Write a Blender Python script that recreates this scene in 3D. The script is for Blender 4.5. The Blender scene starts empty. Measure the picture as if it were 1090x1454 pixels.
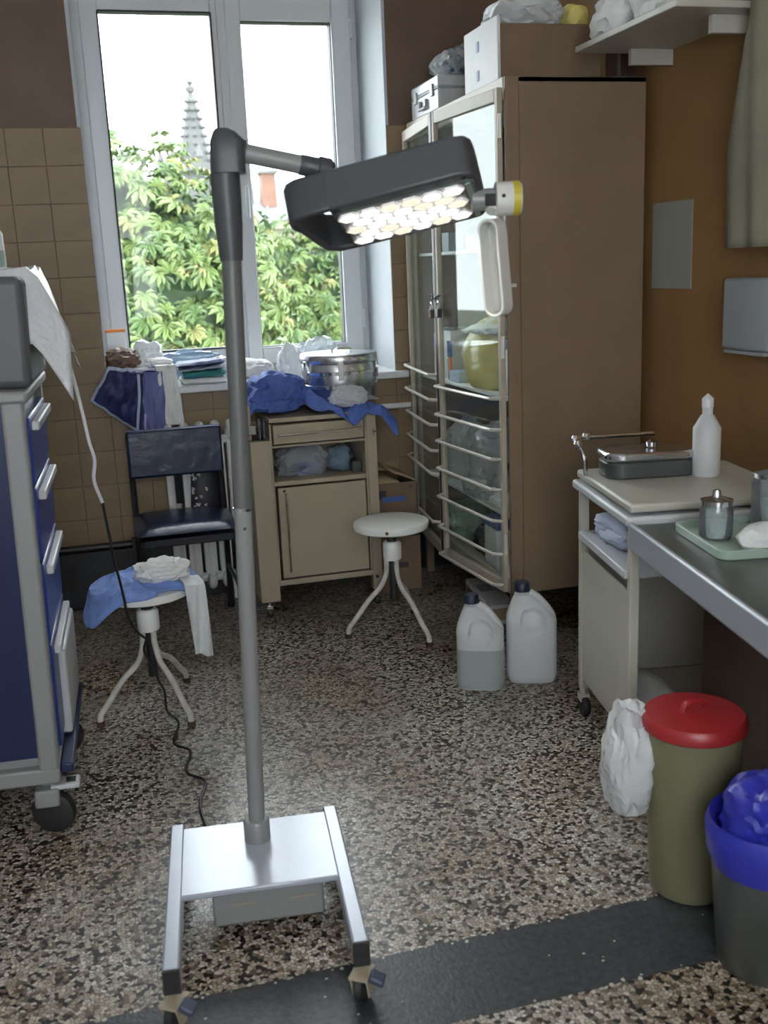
import bpy, bmesh, math, random
from mathutils import Vector, Matrix, Euler, noise
random.seed(7)
R = math.radians
scene = bpy.context.scene
C = scene.collection

# ---------------------------------------------------------------- camera, world, light, exposure
cam_d = bpy.data.cameras.new('camera'); cam = bpy.data.objects.new('camera', cam_d); C.objects.link(cam)
cam_d.sensor_fit = 'AUTO'; cam_d.sensor_width = 36.0
cam_d.lens = 36.0 * 1450.0 / 1454.0
cam_d.clip_start = 0.05; cam_d.clip_end = 500
_p, _r, _s = R(13.5), R(2.5), R(15.1)
_f = Vector((math.sin(_s) * math.cos(_p), math.cos(_s) * math.cos(_p), -math.sin(_p)))
_rt = Vector((math.cos(_s), -math.sin(_s), 0)); _up = _rt.cross(_f)
_R = _rt * math.cos(_r) - _up * math.sin(_r); _U = _up * math.cos(_r) + _rt * math.sin(_r)
cam.matrix_world = Matrix(((_R.x, _U.x, -_f.x, 0), (_R.y, _U.y, -_f.y, 0), (_R.z, _U.z, -_f.z, 1.45), (0, 0, 0, 1)))
cam_d.dof.use_dof = True
cam_d.dof.focus_distance = 3.4
cam_d.dof.aperture_fstop = 36e-3 / 0.009
scene.camera = cam

world = bpy.data.worlds.new('overcast_sky'); scene.world = world; world.use_nodes = True
bg = world.node_tree.nodes['Background']
bg.inputs['Color'].default_value = (0.90, 0.955, 1.0, 1)
bg.inputs['Strength'].default_value = 7.6
scene.view_settings.view_transform = 'Standard'
scene.view_settings.look = 'None'
scene.view_settings.gamma = 1.0
scene.view_settings.use_curve_mapping = False
scene.view_settings.exposure = 0.55

# ---------------------------------------------------------------- materials
MATS = {}
def s2l(c):
    return tuple((x / 255 / 12.92) if x / 255 <= .04045 else ((x / 255 + .055) / 1.055) ** 2.4 for x in c)
def mat(name, col, rough=.5, metal=0., var=.0, vscale=8., bump=0., bscale=40., spec=.5, dark=None, emit=None, estr=0, stain=None, alpha=1., coat=0., sub=0.):
    """principled with noise-mottled colour and fine bump"""
    m = bpy.data.materials.new(name); m.use_nodes = True
    nt = m.node_tree; b = nt.nodes['Principled BSDF']
    c = (*col, 1)
    b.inputs['Base Color'].default_value = c
    b.inputs['Roughness'].default_value = rough; b.inputs['Metallic'].default_value = metal
    b.inputs['Specular IOR Level'].default_value = spec
    b.inputs['Coat Weight'].default_value = coat
    if alpha < 1: b.inputs['Alpha'].default_value = alpha
    if var > 0 or stain:
        tc = nt.nodes.new('ShaderNodeTexCoord'); n = nt.nodes.new('ShaderNodeTexNoise')
        n.inputs['Scale'].default_value = vscale; n.inputs['Detail'].default_value = 6
        nt.links.new(tc.outputs['Object'], n.inputs['Vector'])
        rp = nt.nodes.new('ShaderNodeValToRGB'); rp.color_ramp.elements[0].position = .3; rp.color_ramp.elements[1].position = .7
        d = dark if dark else tuple(x * (1 - var) for x in col)
        rp.color_ramp.elements[0].color = (*d, 1); rp.color_ramp.elements[1].color = (*tuple(min(1, x * (1 + var * .5)) for x in col), 1)
        nt.links.new(n.outputs['Fac'], rp.inputs['Fac']); nt.links.new(rp.outputs['Color'], b.inputs['Base Color'])
    if bump > 0:
        tc = nt.nodes.new('ShaderNodeTexCoord'); n = nt.nodes.new('ShaderNodeTexNoise')
        n.inputs['Scale'].default_value = bscale; n.inputs['Detail'].default_value = 4
        nt.links.new(tc.outputs['Object'], n.inputs['Vector'])
        bp = nt.nodes.new('ShaderNodeBump'); bp.inputs['Strength'].default_value = bump; bp.inputs['Distance'].default_value = .01
        nt.links.new(n.outputs['Fac'], bp.inputs['Height']); nt.links.new(bp.outputs['Normal'], b.inputs['Normal'])
    if emit:
        b.inputs['Emission Color'].default_value = (*emit, 1); b.inputs['Emission Strength'].default_value = estr
    MATS[name] = m
    return m
def glass_mat(name, tint=(1, 1, 1), refl=1.0, rough=0.0, haze=0.0, hazecol=(.8, .85, .85)):
    m = bpy.data.materials.new(name); m.use_nodes = True; nt = m.node_tree
    for n in list(nt.nodes): nt.nodes.remove(n)
    o = nt.nodes.new('ShaderNodeOutputMaterial'); t = nt.nodes.new('ShaderNodeBsdfTransparent'); g = nt.nodes.new('ShaderNodeBsdfGlossy')
    t.inputs['Color'].default_value = (*tint, 1); g.inputs['Roughness'].default_value = rough
    f = nt.nodes.new('ShaderNodeFresnel'); f.inputs['IOR'].default_value = 1.5
    mx = nt.nodes.new('ShaderNodeMixShader')
    k = nt.nodes.new('ShaderNodeMath'); k.operation = 'MULTIPLY'; k.inputs[1].default_value = refl
    nt.links.new(f.outputs[0], k.inputs[0]); nt.links.new(k.outputs[0], mx.inputs[0])
    src = t.outputs[0]
    if haze > 0:
        d = nt.nodes.new('ShaderNodeBsdfDiffuse'); d.inputs['Color'].default_value = (*hazecol, 1)
        m2 = nt.nodes.new('ShaderNodeMixShader'); m2.inputs[0].default_value = haze
        nt.links.new(t.outputs[0], m2.inputs[1]); nt.links.new(d.outputs[0], m2.inputs[2]); src = m2.outputs[0]
    nt.links.new(src, mx.inputs[1]); nt.links.new(g.outputs[0], mx.inputs[2]); nt.links.new(mx.outputs[0], o.inputs[0])
    MATS[name] = m; return m
def film_mat(name, col=(.9, .93, .95), clear=.35, trans=.35, rough=.25, bscale=30):
    """crumpled plastic film: diffuse + translucent + some see-through + gloss"""
    m = bpy.data.materials.new(name); m.use_nodes = True; nt = m.node_tree
    for n in list(nt.nodes): nt.nodes.remove(n)
    N = nt.nodes.new; L = nt.links.new
    o = N('ShaderNodeOutputMaterial'); d = N('ShaderNodeBsdfDiffuse'); tl = N('ShaderNodeBsdfTranslucent'); tp = N('ShaderNodeBsdfTransparent'); g = N('ShaderNodeBsdfGlossy')
    d.inputs['Color'].default_value = (*col, 1); tl.inputs['Color'].default_value = (*col, 1); g.inputs['Roughness'].default_value = rough
    tc = N('ShaderNodeTexCoord'); n = N('ShaderNodeTexNoise'); n.inputs['Scale'].default_value = bscale; n.inputs['Detail'].default_value = 3; n.inputs['Distortion'].default_value = 1.5
    L(tc.outputs['Object'], n.inputs['Vector']); bp = N('ShaderNodeBump'); bp.inputs['Strength'].default_value = .7; bp.inputs['Distance'].default_value = .01
    L(n.outputs['Fac'], bp.inputs['Height'])
    for s in (d, g): L(bp.outputs['Normal'], s.inputs['Normal'])
    a = N('ShaderNodeMixShader'); a.inputs[0].default_value = trans; L(d.outputs[0], a.inputs[1]); L(tl.outputs[0], a.inputs[2])
    b = N('ShaderNodeMixShader'); b.inputs[0].default_value = clear; L(a.outputs[0], b.inputs[1]); L(tp.outputs[0], b.inputs[2])
    f = N('ShaderNodeFresnel'); f.inputs['IOR'].default_value = 1.45; L(bp.outputs['Normal'], f.inputs['Normal'])
    e = N('ShaderNodeMixShader'); L(f.outputs[0], e.inputs[0]); L(b.outputs[0], e.inputs[1]); L(g.outputs[0], e.inputs[2]); L(e.outputs[0], o.inputs[0])
    MATS[name] = m; return m

def terrazzo():
    m = bpy.data.materials.new('terrazzo'); m.use_nodes = True; nt = m.node_tree; b = nt.nodes['Principled BSDF']
    N = nt.nodes.new; L = nt.links.new
    tc = N('ShaderNodeTexCoord'); mp = N('ShaderNodeMapping'); L(tc.outputs['Object'], mp.inputs['Vector'])
    wn = N('ShaderNodeTexNoise'); wn.inputs['Scale'].default_value = 90; wn.inputs['Detail'].default_value = 2; L(mp.outputs[0], wn.inputs['Vector'])
    wm = N('ShaderNodeMix'); wm.data_type = 'VECTOR'; wm.inputs[0].default_value = .012
    L(mp.outputs[0], wm.inputs[4]); L(wn.outputs['Color'], wm.inputs[5])
    v = N('ShaderNodeTexVoronoi'); v.voronoi_dimensions = '2D'; v.inputs['Scale'].default_value = 102; L(wm.outputs[1], v.inputs['Vector'])
    ve = N('ShaderNodeTexVoronoi'); ve.voronoi_dimensions = '2D'; ve.feature = 'DISTANCE_TO_EDGE'; ve.inputs['Scale'].default_value = 102; L(wm.outputs[1], ve.inputs['Vector'])
    sp = N('ShaderNodeSeparateColor'); L(v.outputs['Color'], sp.inputs[0])
    rp = N('ShaderNodeValToRGB'); cr = rp.color_ramp; cr.interpolation = 'CONSTANT'
    cr.elements[0].position = 0; cr.elements[0].color = (.022, .019, .016, 1)
    cr.elements[1].position = .20; cr.elements[1].color = (.17, .135, .105, 1)
    for p, col in ((.32, (.36, .31, .255)), (.54, (.49, .445, .39)), (.82, (.64, .605, .56)), (.95, (.20, .145, .10))):
        e = cr.elements.new(p); e.color = (*col, 1)
    L(sp.outputs[0], rp.inputs['Fac'])
    er = N('ShaderNodeValToRGB'); er.color_ramp.elements[0].position = .03; er.color_ramp.elements[1].position = .10; L(ve.outputs['Distance'], er.inputs['Fac'])
    mx = N('ShaderNodeMix'); mx.data_type = 'RGBA'; L(er.outputs['Color'], mx.inputs[0]); mx.inputs[6].default_value = (.035, .03, .026, 1); L(rp.outputs['Color'], mx.inputs[7])
    # wear and dirt
    dn = N('ShaderNodeTexNoise'); dn.inputs['Scale'].default_value = 2.3; dn.inputs['Detail'].default_value = 5; L(mp.outputs[0], dn.inputs['Vector'])
    dr = N('ShaderNodeValToRGB'); dr.color_ramp.elements[0].position = .34; dr.color_ramp.elements[0].color = (.74, .66, .58, 1); dr.color_ramp.elements[1].position = .6; dr.color_ramp.elements[1].color = (1, 1, 1, 1); L(dn.outputs['Fac'], dr.inputs['Fac'])
    m2 = N('ShaderNodeMix'); m2.data_type = 'RGBA'; m2.blend_type = 'MULTIPLY'; m2.inputs[0].default_value = 1; L(mx.outputs[2], m2.inputs[6]); L(dr.outputs['Color'], m2.inputs[7])
    L(m2.outputs[2], b.inputs['Base Color'])
    rr = N('ShaderNodeMapRange'); rr.inputs[3].default_value = .18; rr.inputs[4].default_value = .42; L(dn.outputs['Fac'], rr.inputs[0]); L(rr.outputs[0], b.inputs['Roughness'])
    bp = N('ShaderNodeBump'); bp.inputs['Strength'].default_value = .25; bp.inputs['Distance'].default_value = .003; L(er.outputs['Color'], bp.inputs['Height']); L(bp.outputs['Normal'], b.inputs['Normal'])
    MATS['terrazzo'] = m
terrazzo()
mat('strip', (0.0396, 0.0429, 0.0495), .38, var=.5, vscale=60, bump=.15, bscale=120)
mat('stripchip', (.5, .47, .4), .5)
mat('tile', (0.2664, 0.185, 0.1073), .5, var=.22, vscale=5, bump=.08, bscale=12)
mat('grout', (0.2072, 0.1443, 0.0851), .8)
mat('upperpaint', (0.15, 0.09375, 0.06375), .55, var=.25, vscale=3)
mat('orangewall', (0.288, 0.162, 0.0612), .6, var=.2, vscale=3, bump=.1)
mat('plaster', (.80, .80, .78), .7, var=.06)
mat('ceiling', (.78, .76, .72), .8)
mat('reveal', (.50, .535, .575), .6, var=.05)
mat('pvc', (0.64, 0.656, 0.672), .35)
mat('gasket', (.03, .03, .035), .6)
mat('sill', (.74, .75, .75), .3, var=.06)
mat('blackpaint', (0.0154, 0.0168, 0.021), .35, var=.4, vscale=12, bump=.3, bscale=25)
mat('whiteenamel', (.78, .78, .76), .3, var=.10, vscale=14)
mat('stoolwhite', (.86, .87, .84), .28, var=.06, vscale=9)
mat('legwhite', (.60, .58, .53), .4, var=.25, vscale=25)
mat('rust', (.10, .055, .03), .7, var=.4)
mat('darksteel', (.05, .05, .052), .4, .6)
mat('blackrubber', (.02, .02, .022), .6)
mat('levergrey', (.06, .075, .12), .45)
mat('cream', (0.3996, 0.3404, 0.2479), .45, var=.07, vscale=6)
mat('creamdark', (.34, .30, .24), .5, var=.1)
mat('chrome', (.75, .76, .78), .12, 1.)
mat('steel', (.62, .63, .66), .25, 1., var=.1, vscale=10)
mat('lampgrey', (0.2448, 0.2484, 0.2484), .4, .1)
mat('lampdark', (0.0561, 0.0594, 0.066), .42)
mat('basewhite', (0.3838, 0.4157, 0.4861), .22, .1, var=.05, vscale=6)
mat('handlewhite', (0.629, 0.629, 0.595), .4)
mat('bezel', (.10, .125, .12), .25)
mat('ledback', (.55, .52, .48), .2, .6)
mat('lens_white', (.9, .92, .95), .08, emit=(1, .985, .95), estr=1.05)
mat('lens_warm', (.9, .8, .65), .08, emit=(1, .88, .68), estr=.55)
mat('lens_rim', (.95, .95, .95), .05, emit=(1, .97, .9), estr=.10)
mat('yellow', (0.496, 0.416, 0.04), .5)
mat('navyvinyl', (0.0084, 0.0196, 0.0595), .27, var=.2, vscale=15, bump=.25, bscale=18)
mat('navyframe', (0.0084, 0.0098, 0.0154), .4)
mat('blackbag', (.012, .012, .015), .4)
mat('whiteprint', (.7, .7, .68), .6)
mat('bluecloth', (0.0935, 0.1615, 0.493), .75, var=.22, vscale=14, bump=.3, bscale=60)
mat('bluecloth2', (.21, .33, .72), .75, var=.18, vscale=14, bump=.3, bscale=60)
mat('navycloth', (0.024, 0.036, 0.136), .6, var=.25, vscale=12, bump=.3, bscale=30)
mat('periwinkle', (0.17, 0.1955, 0.425), .7, var=.2, vscale=10, bump=.3, bscale=40)
mat('paleblue', (.48, .54, .70), .7, var=.1)
mat('teal', (.05, .26, .27), .6, var=.15)
mat('whitecloth', (.80, .80, .79), .8, var=.08, vscale=20, bump=.35, bscale=45)
mat('gauze', (.72, .75, .75), .85, var=.1, vscale=20, bump=.4, bscale=70)
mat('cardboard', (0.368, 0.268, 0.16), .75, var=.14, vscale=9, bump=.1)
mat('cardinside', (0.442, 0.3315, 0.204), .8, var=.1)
mat('carddark', (0.2025, 0.135, 0.08625), .75, var=.12, vscale=8)  # darker brown cardboard
mat('printdark', (.05, .045, .06), .6)
mat('whitebox', (0.684, 0.693, 0.702), .5, var=.05)
mat('cabfront', (0.476, 0.4165, 0.3315), .45, var=.12, vscale=10)
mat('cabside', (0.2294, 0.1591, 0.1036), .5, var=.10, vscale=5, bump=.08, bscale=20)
mat('cabinside', (.78, .81, .78), .6, var=.1)
mat('railmetal', (0.648, 0.612, 0.549), .3, .25, var=.1, vscale=20)
mat('wood', (.30, .20, .12), .5, var=.25)
mat('yellowbag', (.78, .68, .22), .35, var=.18, vscale=10, bump=.5, bscale=30)
mat('paper', (.82, .83, .83), .7, var=.05)
mat('blackplastic', (.018, .022, .034), .22, bump=.5, bscale=40)
mat('bluebox', (.07, .13, .36), .45)
mat('pink', (.72, .30, .52), .5)
mat('orange', (.80, .25, .06), .5)
mat('palegreen', (.34, .44, .38), .4, var=.2)
mat('greyplastic', (0.294, 0.315, 0.329), .5)
mat('silver', (.50, .52, .55), .4, .2, var=.1, vscale=30)
mat('capdark', (.016, .022, .05), .45)
mat('cartblue', (0.007, 0.0154, 0.07), .35)
mat('cartblue2', (0.014, 0.042, 0.238), .3)
mat('cartgrey', (0.2592, 0.2628, 0.2628), .45)
mat('unitgrey', (0.091, 0.0945, 0.1015), .45)
mat('cartlight', (0.527, 0.544, 0.561), .4)
mat('brownwood', (0.0595, 0.0336, 0.0238), .5, var=.3, vscale=6)
mat('darktop', (0.07, 0.077, 0.0735), .3, var=.2)
mat('bluesteel', (0.33, 0.3564, 0.4092), .35, .2)
mat('creampaint', (0.4836, 0.468, 0.4056), .4, var=.06)
mat('olivebin', (0.1782, 0.1716, 0.099), .45, var=.1)
mat('redlid', (0.3224, 0.0186, 0.0217), .35)
mat('bluebag', (0.0315, 0.035, 0.385), .35, bump=.3)
mat('brownstuff', (0.187, 0.102, 0.06375), .5, var=.5, vscale=25, bump=.6, bscale=30)
mat('graypaper', (0.3, 0.3, 0.264), .7)
mat('cablewhite', (.72, .72, .72), .35)
mat('cableblack', (.015, .015, .016), .35)
mat('leaf_a', (0.12, 0.172, 0.052), .5, var=.25, vscale=3)
mat('leaf_b', (0.0684, 0.1152, 0.036), .5, var=.25, vscale=3)
mat('leaf_c', (0.208, 0.216, 0.08), .55, var=.25, vscale=3)
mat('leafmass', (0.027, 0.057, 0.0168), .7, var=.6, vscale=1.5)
mat('bark', (.07, .055, .04), .8, var=.3)
mat('stone', (0.084, 0.0868, 0.084), .8, var=.3, vscale=.6)
mat('creamwall', (0.17, 0.153, 0.1105), .8, var=.08, vscale=.5)
mat('slate', (0.112, 0.124, 0.136), .6, var=.2, vscale=.8)
mat('brick', (0.1275, 0.06375, 0.04125), .8, var=.25, vscale=3)
mat('street', (.12, .14, .09), .9, var=.3, vscale=.1)
mat('glassdark', (.04, .05, .06), .1)
glass_mat('pane', (.97, .985, .98), .35)
glass_mat('cabglass', (.96, .985, .975), .13, haze=.03, hazecol=(.55, .62, .58))
glass_mat('clearglass', (.86, .90, .89), 1., haze=.18, hazecol=(.6, .66, .66))
film_mat('film', (.85, .88, .90), .30, .4)
film_mat('clearfilm', (.75, .82, .88), .62, .3)
film_mat('whitefilm', (.88, .90, .92), .05, .35)
film_mat('hdpe', (.93, .95, .96), 0.0, .45, .35, 4)
film_mat('liquid', (.60, .66, .65), 0.0, .45, .35, 4)
film_mat('bluefilm', (.30, .45, .62), .5, .3)

# ---------------------------------------------------------------- mesh helpers
class MB:
    def __init__(s): s.v = []; s.f = []
    def add(s, vs, fs):
        o = len(s.v); s.v += [tuple(v) for v in vs]; s.f += [tuple(i + o for i in f) for f in fs]; return s
    def box(s, x0, x1, y0, y1, z0, z1, M=None):
        vs = [Vector((x, y, z)) for z in (z0, z1) for y in (y0, y1) for x in (x0, x1)]
        if M: vs = [M @ v for v in vs]
        return s.add(vs, [(0, 2, 3, 1), (4, 5, 7, 6), (0, 1, 5, 4), (2, 6, 7, 3), (0, 4, 6, 2), (1, 3, 7, 5)])
    def tube(s, pts, r, n=10, caps=True):
        pts = [Vector(p) for p in pts]; rs = r if isinstance(r, (list, tuple)) else [r] * len(pts)
        rings = []; up = None
        for i, p in enumerate(pts):
            t = (pts[min(i + 1, len(pts) - 1)] - pts[max(i - 1, 0)]).normalized()
            if up is None: up = Vector((0, 0, 1)) if abs(t.z) < .9 else Vector((1, 0, 0))
            a = t.cross(up).normalized(); b = a.cross(t).normalized(); up = b
            rings.append([p + (a * math.cos(2 * math.pi * k / n) + b * math.sin(2 * math.pi * k / n)) * rs[i] for k in range(n)])
        vs = [v for g in rings for v in g]; fs = []
        for i in range(len(pts) - 1):
            for k in range(n):
                fs.append((i * n + k, (i + 1) * n + k, (i + 1) * n + (k + 1) % n, i * n + (k + 1) % n))
        if caps: fs += [tuple(range(n)), tuple((len(pts) - 1) * n + k for k in reversed(range(n)))]
        return s.add(vs, fs)
    def cyl(s, p, q, r, n=20, r2=None): return s.tube([p, q], [r, r if r2 is None else r2], n)
    def lathe(s, prof, c=(0, 0, 0), n=32, M=None):
        vs = []; fs = []; m = len(prof)
        for k in range(n):
            a = 2 * math.pi * k / n
            for (r, z) in prof:
                v = Vector((r * math.cos(a), r * math.sin(a), z))
                if M: v = M @ v
                vs.append(v + Vector(c))
        for k in range(n):
            for j in range(m - 1):
                a, b = k * m + j, ((k + 1) % n) * m + j
                fs.append((a, b, b + 1, a + 1))
        s.add(vs, fs)
        if prof[0][0] > 1e-5: s.f.append(tuple(len(s.v) - n * m + k * m for k in reversed(range(n))))
        if prof[-1][0] > 1e-5: s.f.append(tuple(len(s.v) - n * m + k * m + m - 1 for k in range(n)))
        return s
    def prism(s, poly, z0, z1, M=None):
        n = len(poly); vs = [Vector((x, y, z0)) for x, y in poly] + [Vector((x, y, z1)) for x, y in poly]
        if M: vs = [M @ v for v in vs]
        return s.add(vs, [tuple(reversed(range(n))), tuple(range(n, 2 * n))] + [(i, (i + 1) % n, n + (i + 1) % n, n + i) for i in range(n)])
    def ring(s, outer, inner, z0, z1, M=None, closed=True):
        n = len(outer); vs = []
        for z in (z0, z1):
            vs += [Vector((x, y, z)) for x, y in outer] + [Vector((x, y, z)) for x, y in inner]
        if M: vs = [M @ v for v in vs]
        fs = []
        for i in range(n if closed else n - 1):
            j = (i + 1) % n
            fs += [(i, n + i, n + j, j), (2 * n + i, 2 * n + j, 3 * n + j, 3 * n + i), (i, j, 2 * n + j, 2 * n + i), (n + i, 3 * n + i, 3 * n + j, n + j)]
        if not closed:
            fs += [(0, 2 * n, 3 * n, n), (n - 1, 2 * n - 1, 4 * n - 1, 3 * n - 1)]
        return s.add(vs, fs)
    def grid(s, nu, nv, fn):
        vs = [fn(i / nu, j / nv) for j in range(nv + 1) for i in range(nu + 1)]
        return s.add(vs, [(j * (nu + 1) + i, j * (nu + 1) + i + 1, (j + 1) * (nu + 1) + i + 1, (j + 1) * (nu + 1) + i) for j in range(nv) for i in range(nu)])
    def mesh(s, name, m, smooth=True, angle=38):
        me = bpy.data.meshes.new(name); me.from_pydata(s.v, [], s.f); me.update()
        b = bmesh.new(); b.from_mesh(me); bmesh.ops.recalc_face_normals(b, faces=b.faces)
        for f in b.faces: f.smooth = smooth
        la = R(angle)
        for e in b.edges:
            if len(e.link_faces) == 2 and e.calc_face_angle(0) > la: e.smooth = False
        b.to_mesh(me); b.free()
        me.materials.append(MATS[m] if isinstance(m, str) else m)
        return me
    def obj(s, name, m, parent=None, bevel=0, segs=2, solid=0, smooth=True, angle=38, subsurf=0):
        return link(name, s.mesh(name, m, smooth, angle), parent, bevel, segs, solid, subsurf)
def link(name, me, parent=None, bevel=0, segs=2, solid=0, subsurf=0):
    o = bpy.data.objects.new(name, me); C.objects.link(o)
    if parent: o.parent = parent
    if solid:
        md = o.modifiers.new('thickness', 'SOLIDIFY'); md.thickness = solid; md.offset = 0
    if bevel:
        md = o.modifiers.new('bevel', 'BEVEL'); md.width = bevel; md.segments = segs; md.limit_method = 'ANGLE'; md.angle_limit = R(40)
        md.harden_normals = False
    if subsurf:
        md = o.modifiers.new('subdivision', 'SUBSURF'); md.levels = subsurf; md.render_levels = subsurf
    return o
def tag(o, label, cat, group=None):
    o['label'] = label; o['category'] = cat
    if group: o['group'] = group
    return o
def thing(name, loc, label, cat, group=None, rz=0):
    o = bpy.data.objects.new(name, None); C.objects.link(o); o.location = loc; o.rotation_euler = (0, 0, rz); o.empty_display_size = .05
    return tag(o, label, cat, group)
def struct(o): o['kind'] = 'structure'; return o
def copy_tree(o, parent=None):
    c = o.copy(); C.objects.link(c)
    if parent is not None: c.parent = parent
    for ch in [x for x in bpy.data.objects if x.parent == o]: copy_tree(ch, c)
    return c
B = lambda *a: MB().box(*a)
def rrect(x0, x1, y0, y1, r, n=6):
    p = []
    for cx, cy, a in ((x1 - r, y1 - r, 0), (x0 + r, y1 - r, 90), (x0 + r, y0 + r, 180), (x1 - r, y0 + r, 270)):
        for k in range(n + 1):
            t = R(a + 90 * k / n); p.append((cx + r * math.cos(t), cy + r * math.sin(t)))
    return p
def nz(v, f, seed=0): return noise.noise(Vector(v) * f + Vector((seed * 7.31, seed * 3.17, seed * 5.7)))
def crumple(c, size, amp=.12, f=4., seed=0, sub=3, flat=True, ridge=.08, top=None):
    """closed crumpled lump, flat at its base: bags, bundles"""
    b = bmesh.new(); bmesh.ops.create_icosphere(b, subdivisions=sub, radius=1.0)
    m = MB(); vs = []
    for v in b.verts:
        d = v.co.normalized()
        n = nz(d, f * .45, seed) * amp * 2 + (abs(nz(d, f, seed + 1)) - .2) * -ridge * 2.2 + nz(d, f * 2.3, seed + 2) * amp * .35
        q = d * (1 + n)
        # squarer than a ball
        q = Vector((math.copysign(abs(q.x) ** .8, q.x), math.copysign(abs(q.y) ** .8, q.y), q.z))
        z = q.z
        if flat: z = max(z, -.72)
        if top and z > .3: # gathered neck
            k = 1 - (z - .3) * top; q.x *= k; q.y *= k
        vs.append(Vector(c) + Vector((q.x * size[0], q.y * size[1], (z + (.72 if flat else 0)) * size[2])))
    m.add(vs, [[v.index for v in f_.verts] for f_ in b.faces]); b.free()
    return m
def sheet(p00, p10, p01, p11, nu=24, nv=24, amp=.01, f=9, seed=0, sag=None):
    p00, p10, p01, p11 = map(Vector, (p00, p10, p01, p11))
    nrm = (p10 - p00).cross(p01 - p00).normalized()
    def fn(u, v):
        p = p00 * (1 - u) * (1 - v) + p10 * u * (1 - v) + p01 * (1 - u) * v + p11 * u * v
        d = nz(p, f, seed) * amp + (.5 - abs(nz(p, f * 1.7, seed + 3))) * amp * .6
        if sag: p = p + Vector(sag(u, v))
        return p + nrm * d
    return MB().grid(nu, nv, fn)
def tube_path(ctrl, n=8):
    """catmull-rom through control points"""
    P = [Vector(p) for p in ctrl]; P = [P[0] * 2 - P[1]] + P + [P[-1] * 2 - P[-2]]; out = []
    for i in range(1, len(P) - 2):
        for k in range(n):
            t = k / n; a, b, c, d = P[i - 1:i + 3]
            out.append(.5 * ((2 * b) + (c - a) * t + (2 * a - 5 * b + 4 * c - d) * t * t + (3 * b - a - 3 * c + d) * t ** 3))
    out.append(P[-2]); return out

# ================================================================= STRUCTURE
WY = 4.63      # back wall plane
XL, XR = -1.25, 2.0
YB = -1.2
HZ = 3.75      # ceiling height of the old tall room
floor = struct(B(XL - .1, XR + .1, YB, WY + .1, -.12, 0).obj('floor', 'terrazzo'))
B(XL, XR, 1.632, 1.868, 0, .0012).obj('border_strip', 'strip', floor)
rng = random.Random(3)
chips = MB()
for i in range(150):
    x = rng.uniform(-.5, 1.9); y = (1.868 if rng.random() < .75 else 1.634) + rng.gauss(0, .004); s = rng.uniform(.002, .006)
    pts = [(x + s * rng.uniform(.6, 1.2) * math.cos(a), y + s * rng.uniform(.6, 1.2) * math.sin(a)) for a in (0, 1.2, 2.5, 3.7, 5)]
    chips.prism(pts, 0.0004, .0018)
for i in range(40):
    x = rng.uniform(-.4, 1.9); y = rng.uniform(1.65, 1.86); s = rng.uniform(.0015, .004)
    chips.prism([(x + s * math.cos(a), y + s * math.sin(a)) for a in (0, 1.3, 2.6, 4)], 0.0004, .0018)
o = chips.obj('strip_chips', 'stripchip', floor); o['kind'] = 'stuff'
struct(B(XL - .1, XR + .1, YB, WY + .6, HZ, HZ + .1).obj('ceiling', 'ceiling'))
struct(B(XL - .12, XL, YB, WY + .5, 0, HZ).obj('wall_left', 'plaster'))
wr = struct(B(XR, XR + .12, YB, WY + .5, 0, HZ).obj('wall_right', 'orangewall'))
wf = MB().box(XL, -.75, YB - .2, YB, 0, HZ).box(.75, XR, YB - .2, YB, 0, HZ).box(-.75, .75, YB - .2, YB, 0, .95).box(-.75, .75, YB - .2, YB, 2.75, HZ)
struct(wf.obj('wall_front', 'plaster'))
w2 = MB().box(-.75, -.68, YB - .16, YB - .09, .95, 2.75).box(.68, .75, YB - .16, YB - .09, .95, 2.75).box(-.04, .04, YB - .16, YB - .09, .95, 2.75).box(-.68, .68, YB - .16, YB - .09, .95, 1.02).box(-.68, .68, YB - .16, YB - .09, 2.68, 2.75)
struct(w2.obj('fill_window', 'pvc'))  # unseen window added behind the camera to let in fill light
WX0, WX1, WZ0, WZ1, GY = .025, 1.335, .94, 3.45, 5.08; TRZ = 2.72    # window opening, glazing plane
wb = MB()
wb.box(XL, WX0, WY, WY + .52, 0, HZ).box(WX1, XR, WY, WY + .52, 0, HZ).box(WX0, WX1, WY, WY + .52, 0, WZ0).box(WX0, WX1, WY, WY + .52, WZ1, HZ)
wall_back = struct(wb.obj('wall_back', 'upperpaint'))
# tan wall tiles, each one proud of its grout bed
TS, G = .150, .0014
TZ0, TZ1 = .28, 2.06
B(XL, WX0, WY - .004, WY + .001, TZ0, TZ1).obj('grout_bed', 'grout', wall_back)
B(WX0, WX1, WY - .004, WY + .001, TZ0, WZ0).obj('grout_bed', 'grout', wall_back)
B(WX1, XR, WY - .004, WY + .001, TZ0, TZ1).obj('grout_bed', 'grout', wall_back)
tile_meshes = {}
def tile(x0, x1, z0, z1):
    w, h = round(x1 - x0, 4), round(z1 - z0, 4)
    if (w, h) not in tile_meshes:
        m = MB(); e = .0015
        m.add([(0, 0, 0), (w, 0, 0), (w, 0, h), (0, 0, h), (e, -.0022, e), (w - e, -.0022, e), (w - e, -.0022, h - e), (e, -.0022, h - e)],
              [(4, 5, 6, 7), (0, 1, 5, 4), (1, 2, 6, 5), (2, 3, 7, 6), (3, 0, 4, 7)])
        tile_meshes[(w, h)] = m.mesh('wall_tile', 'tile', smooth=False)
    o = link('wall_tile', tile_meshes[(w, h)], wall_back); o.location = (x0, WY - .004, z0)
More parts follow.
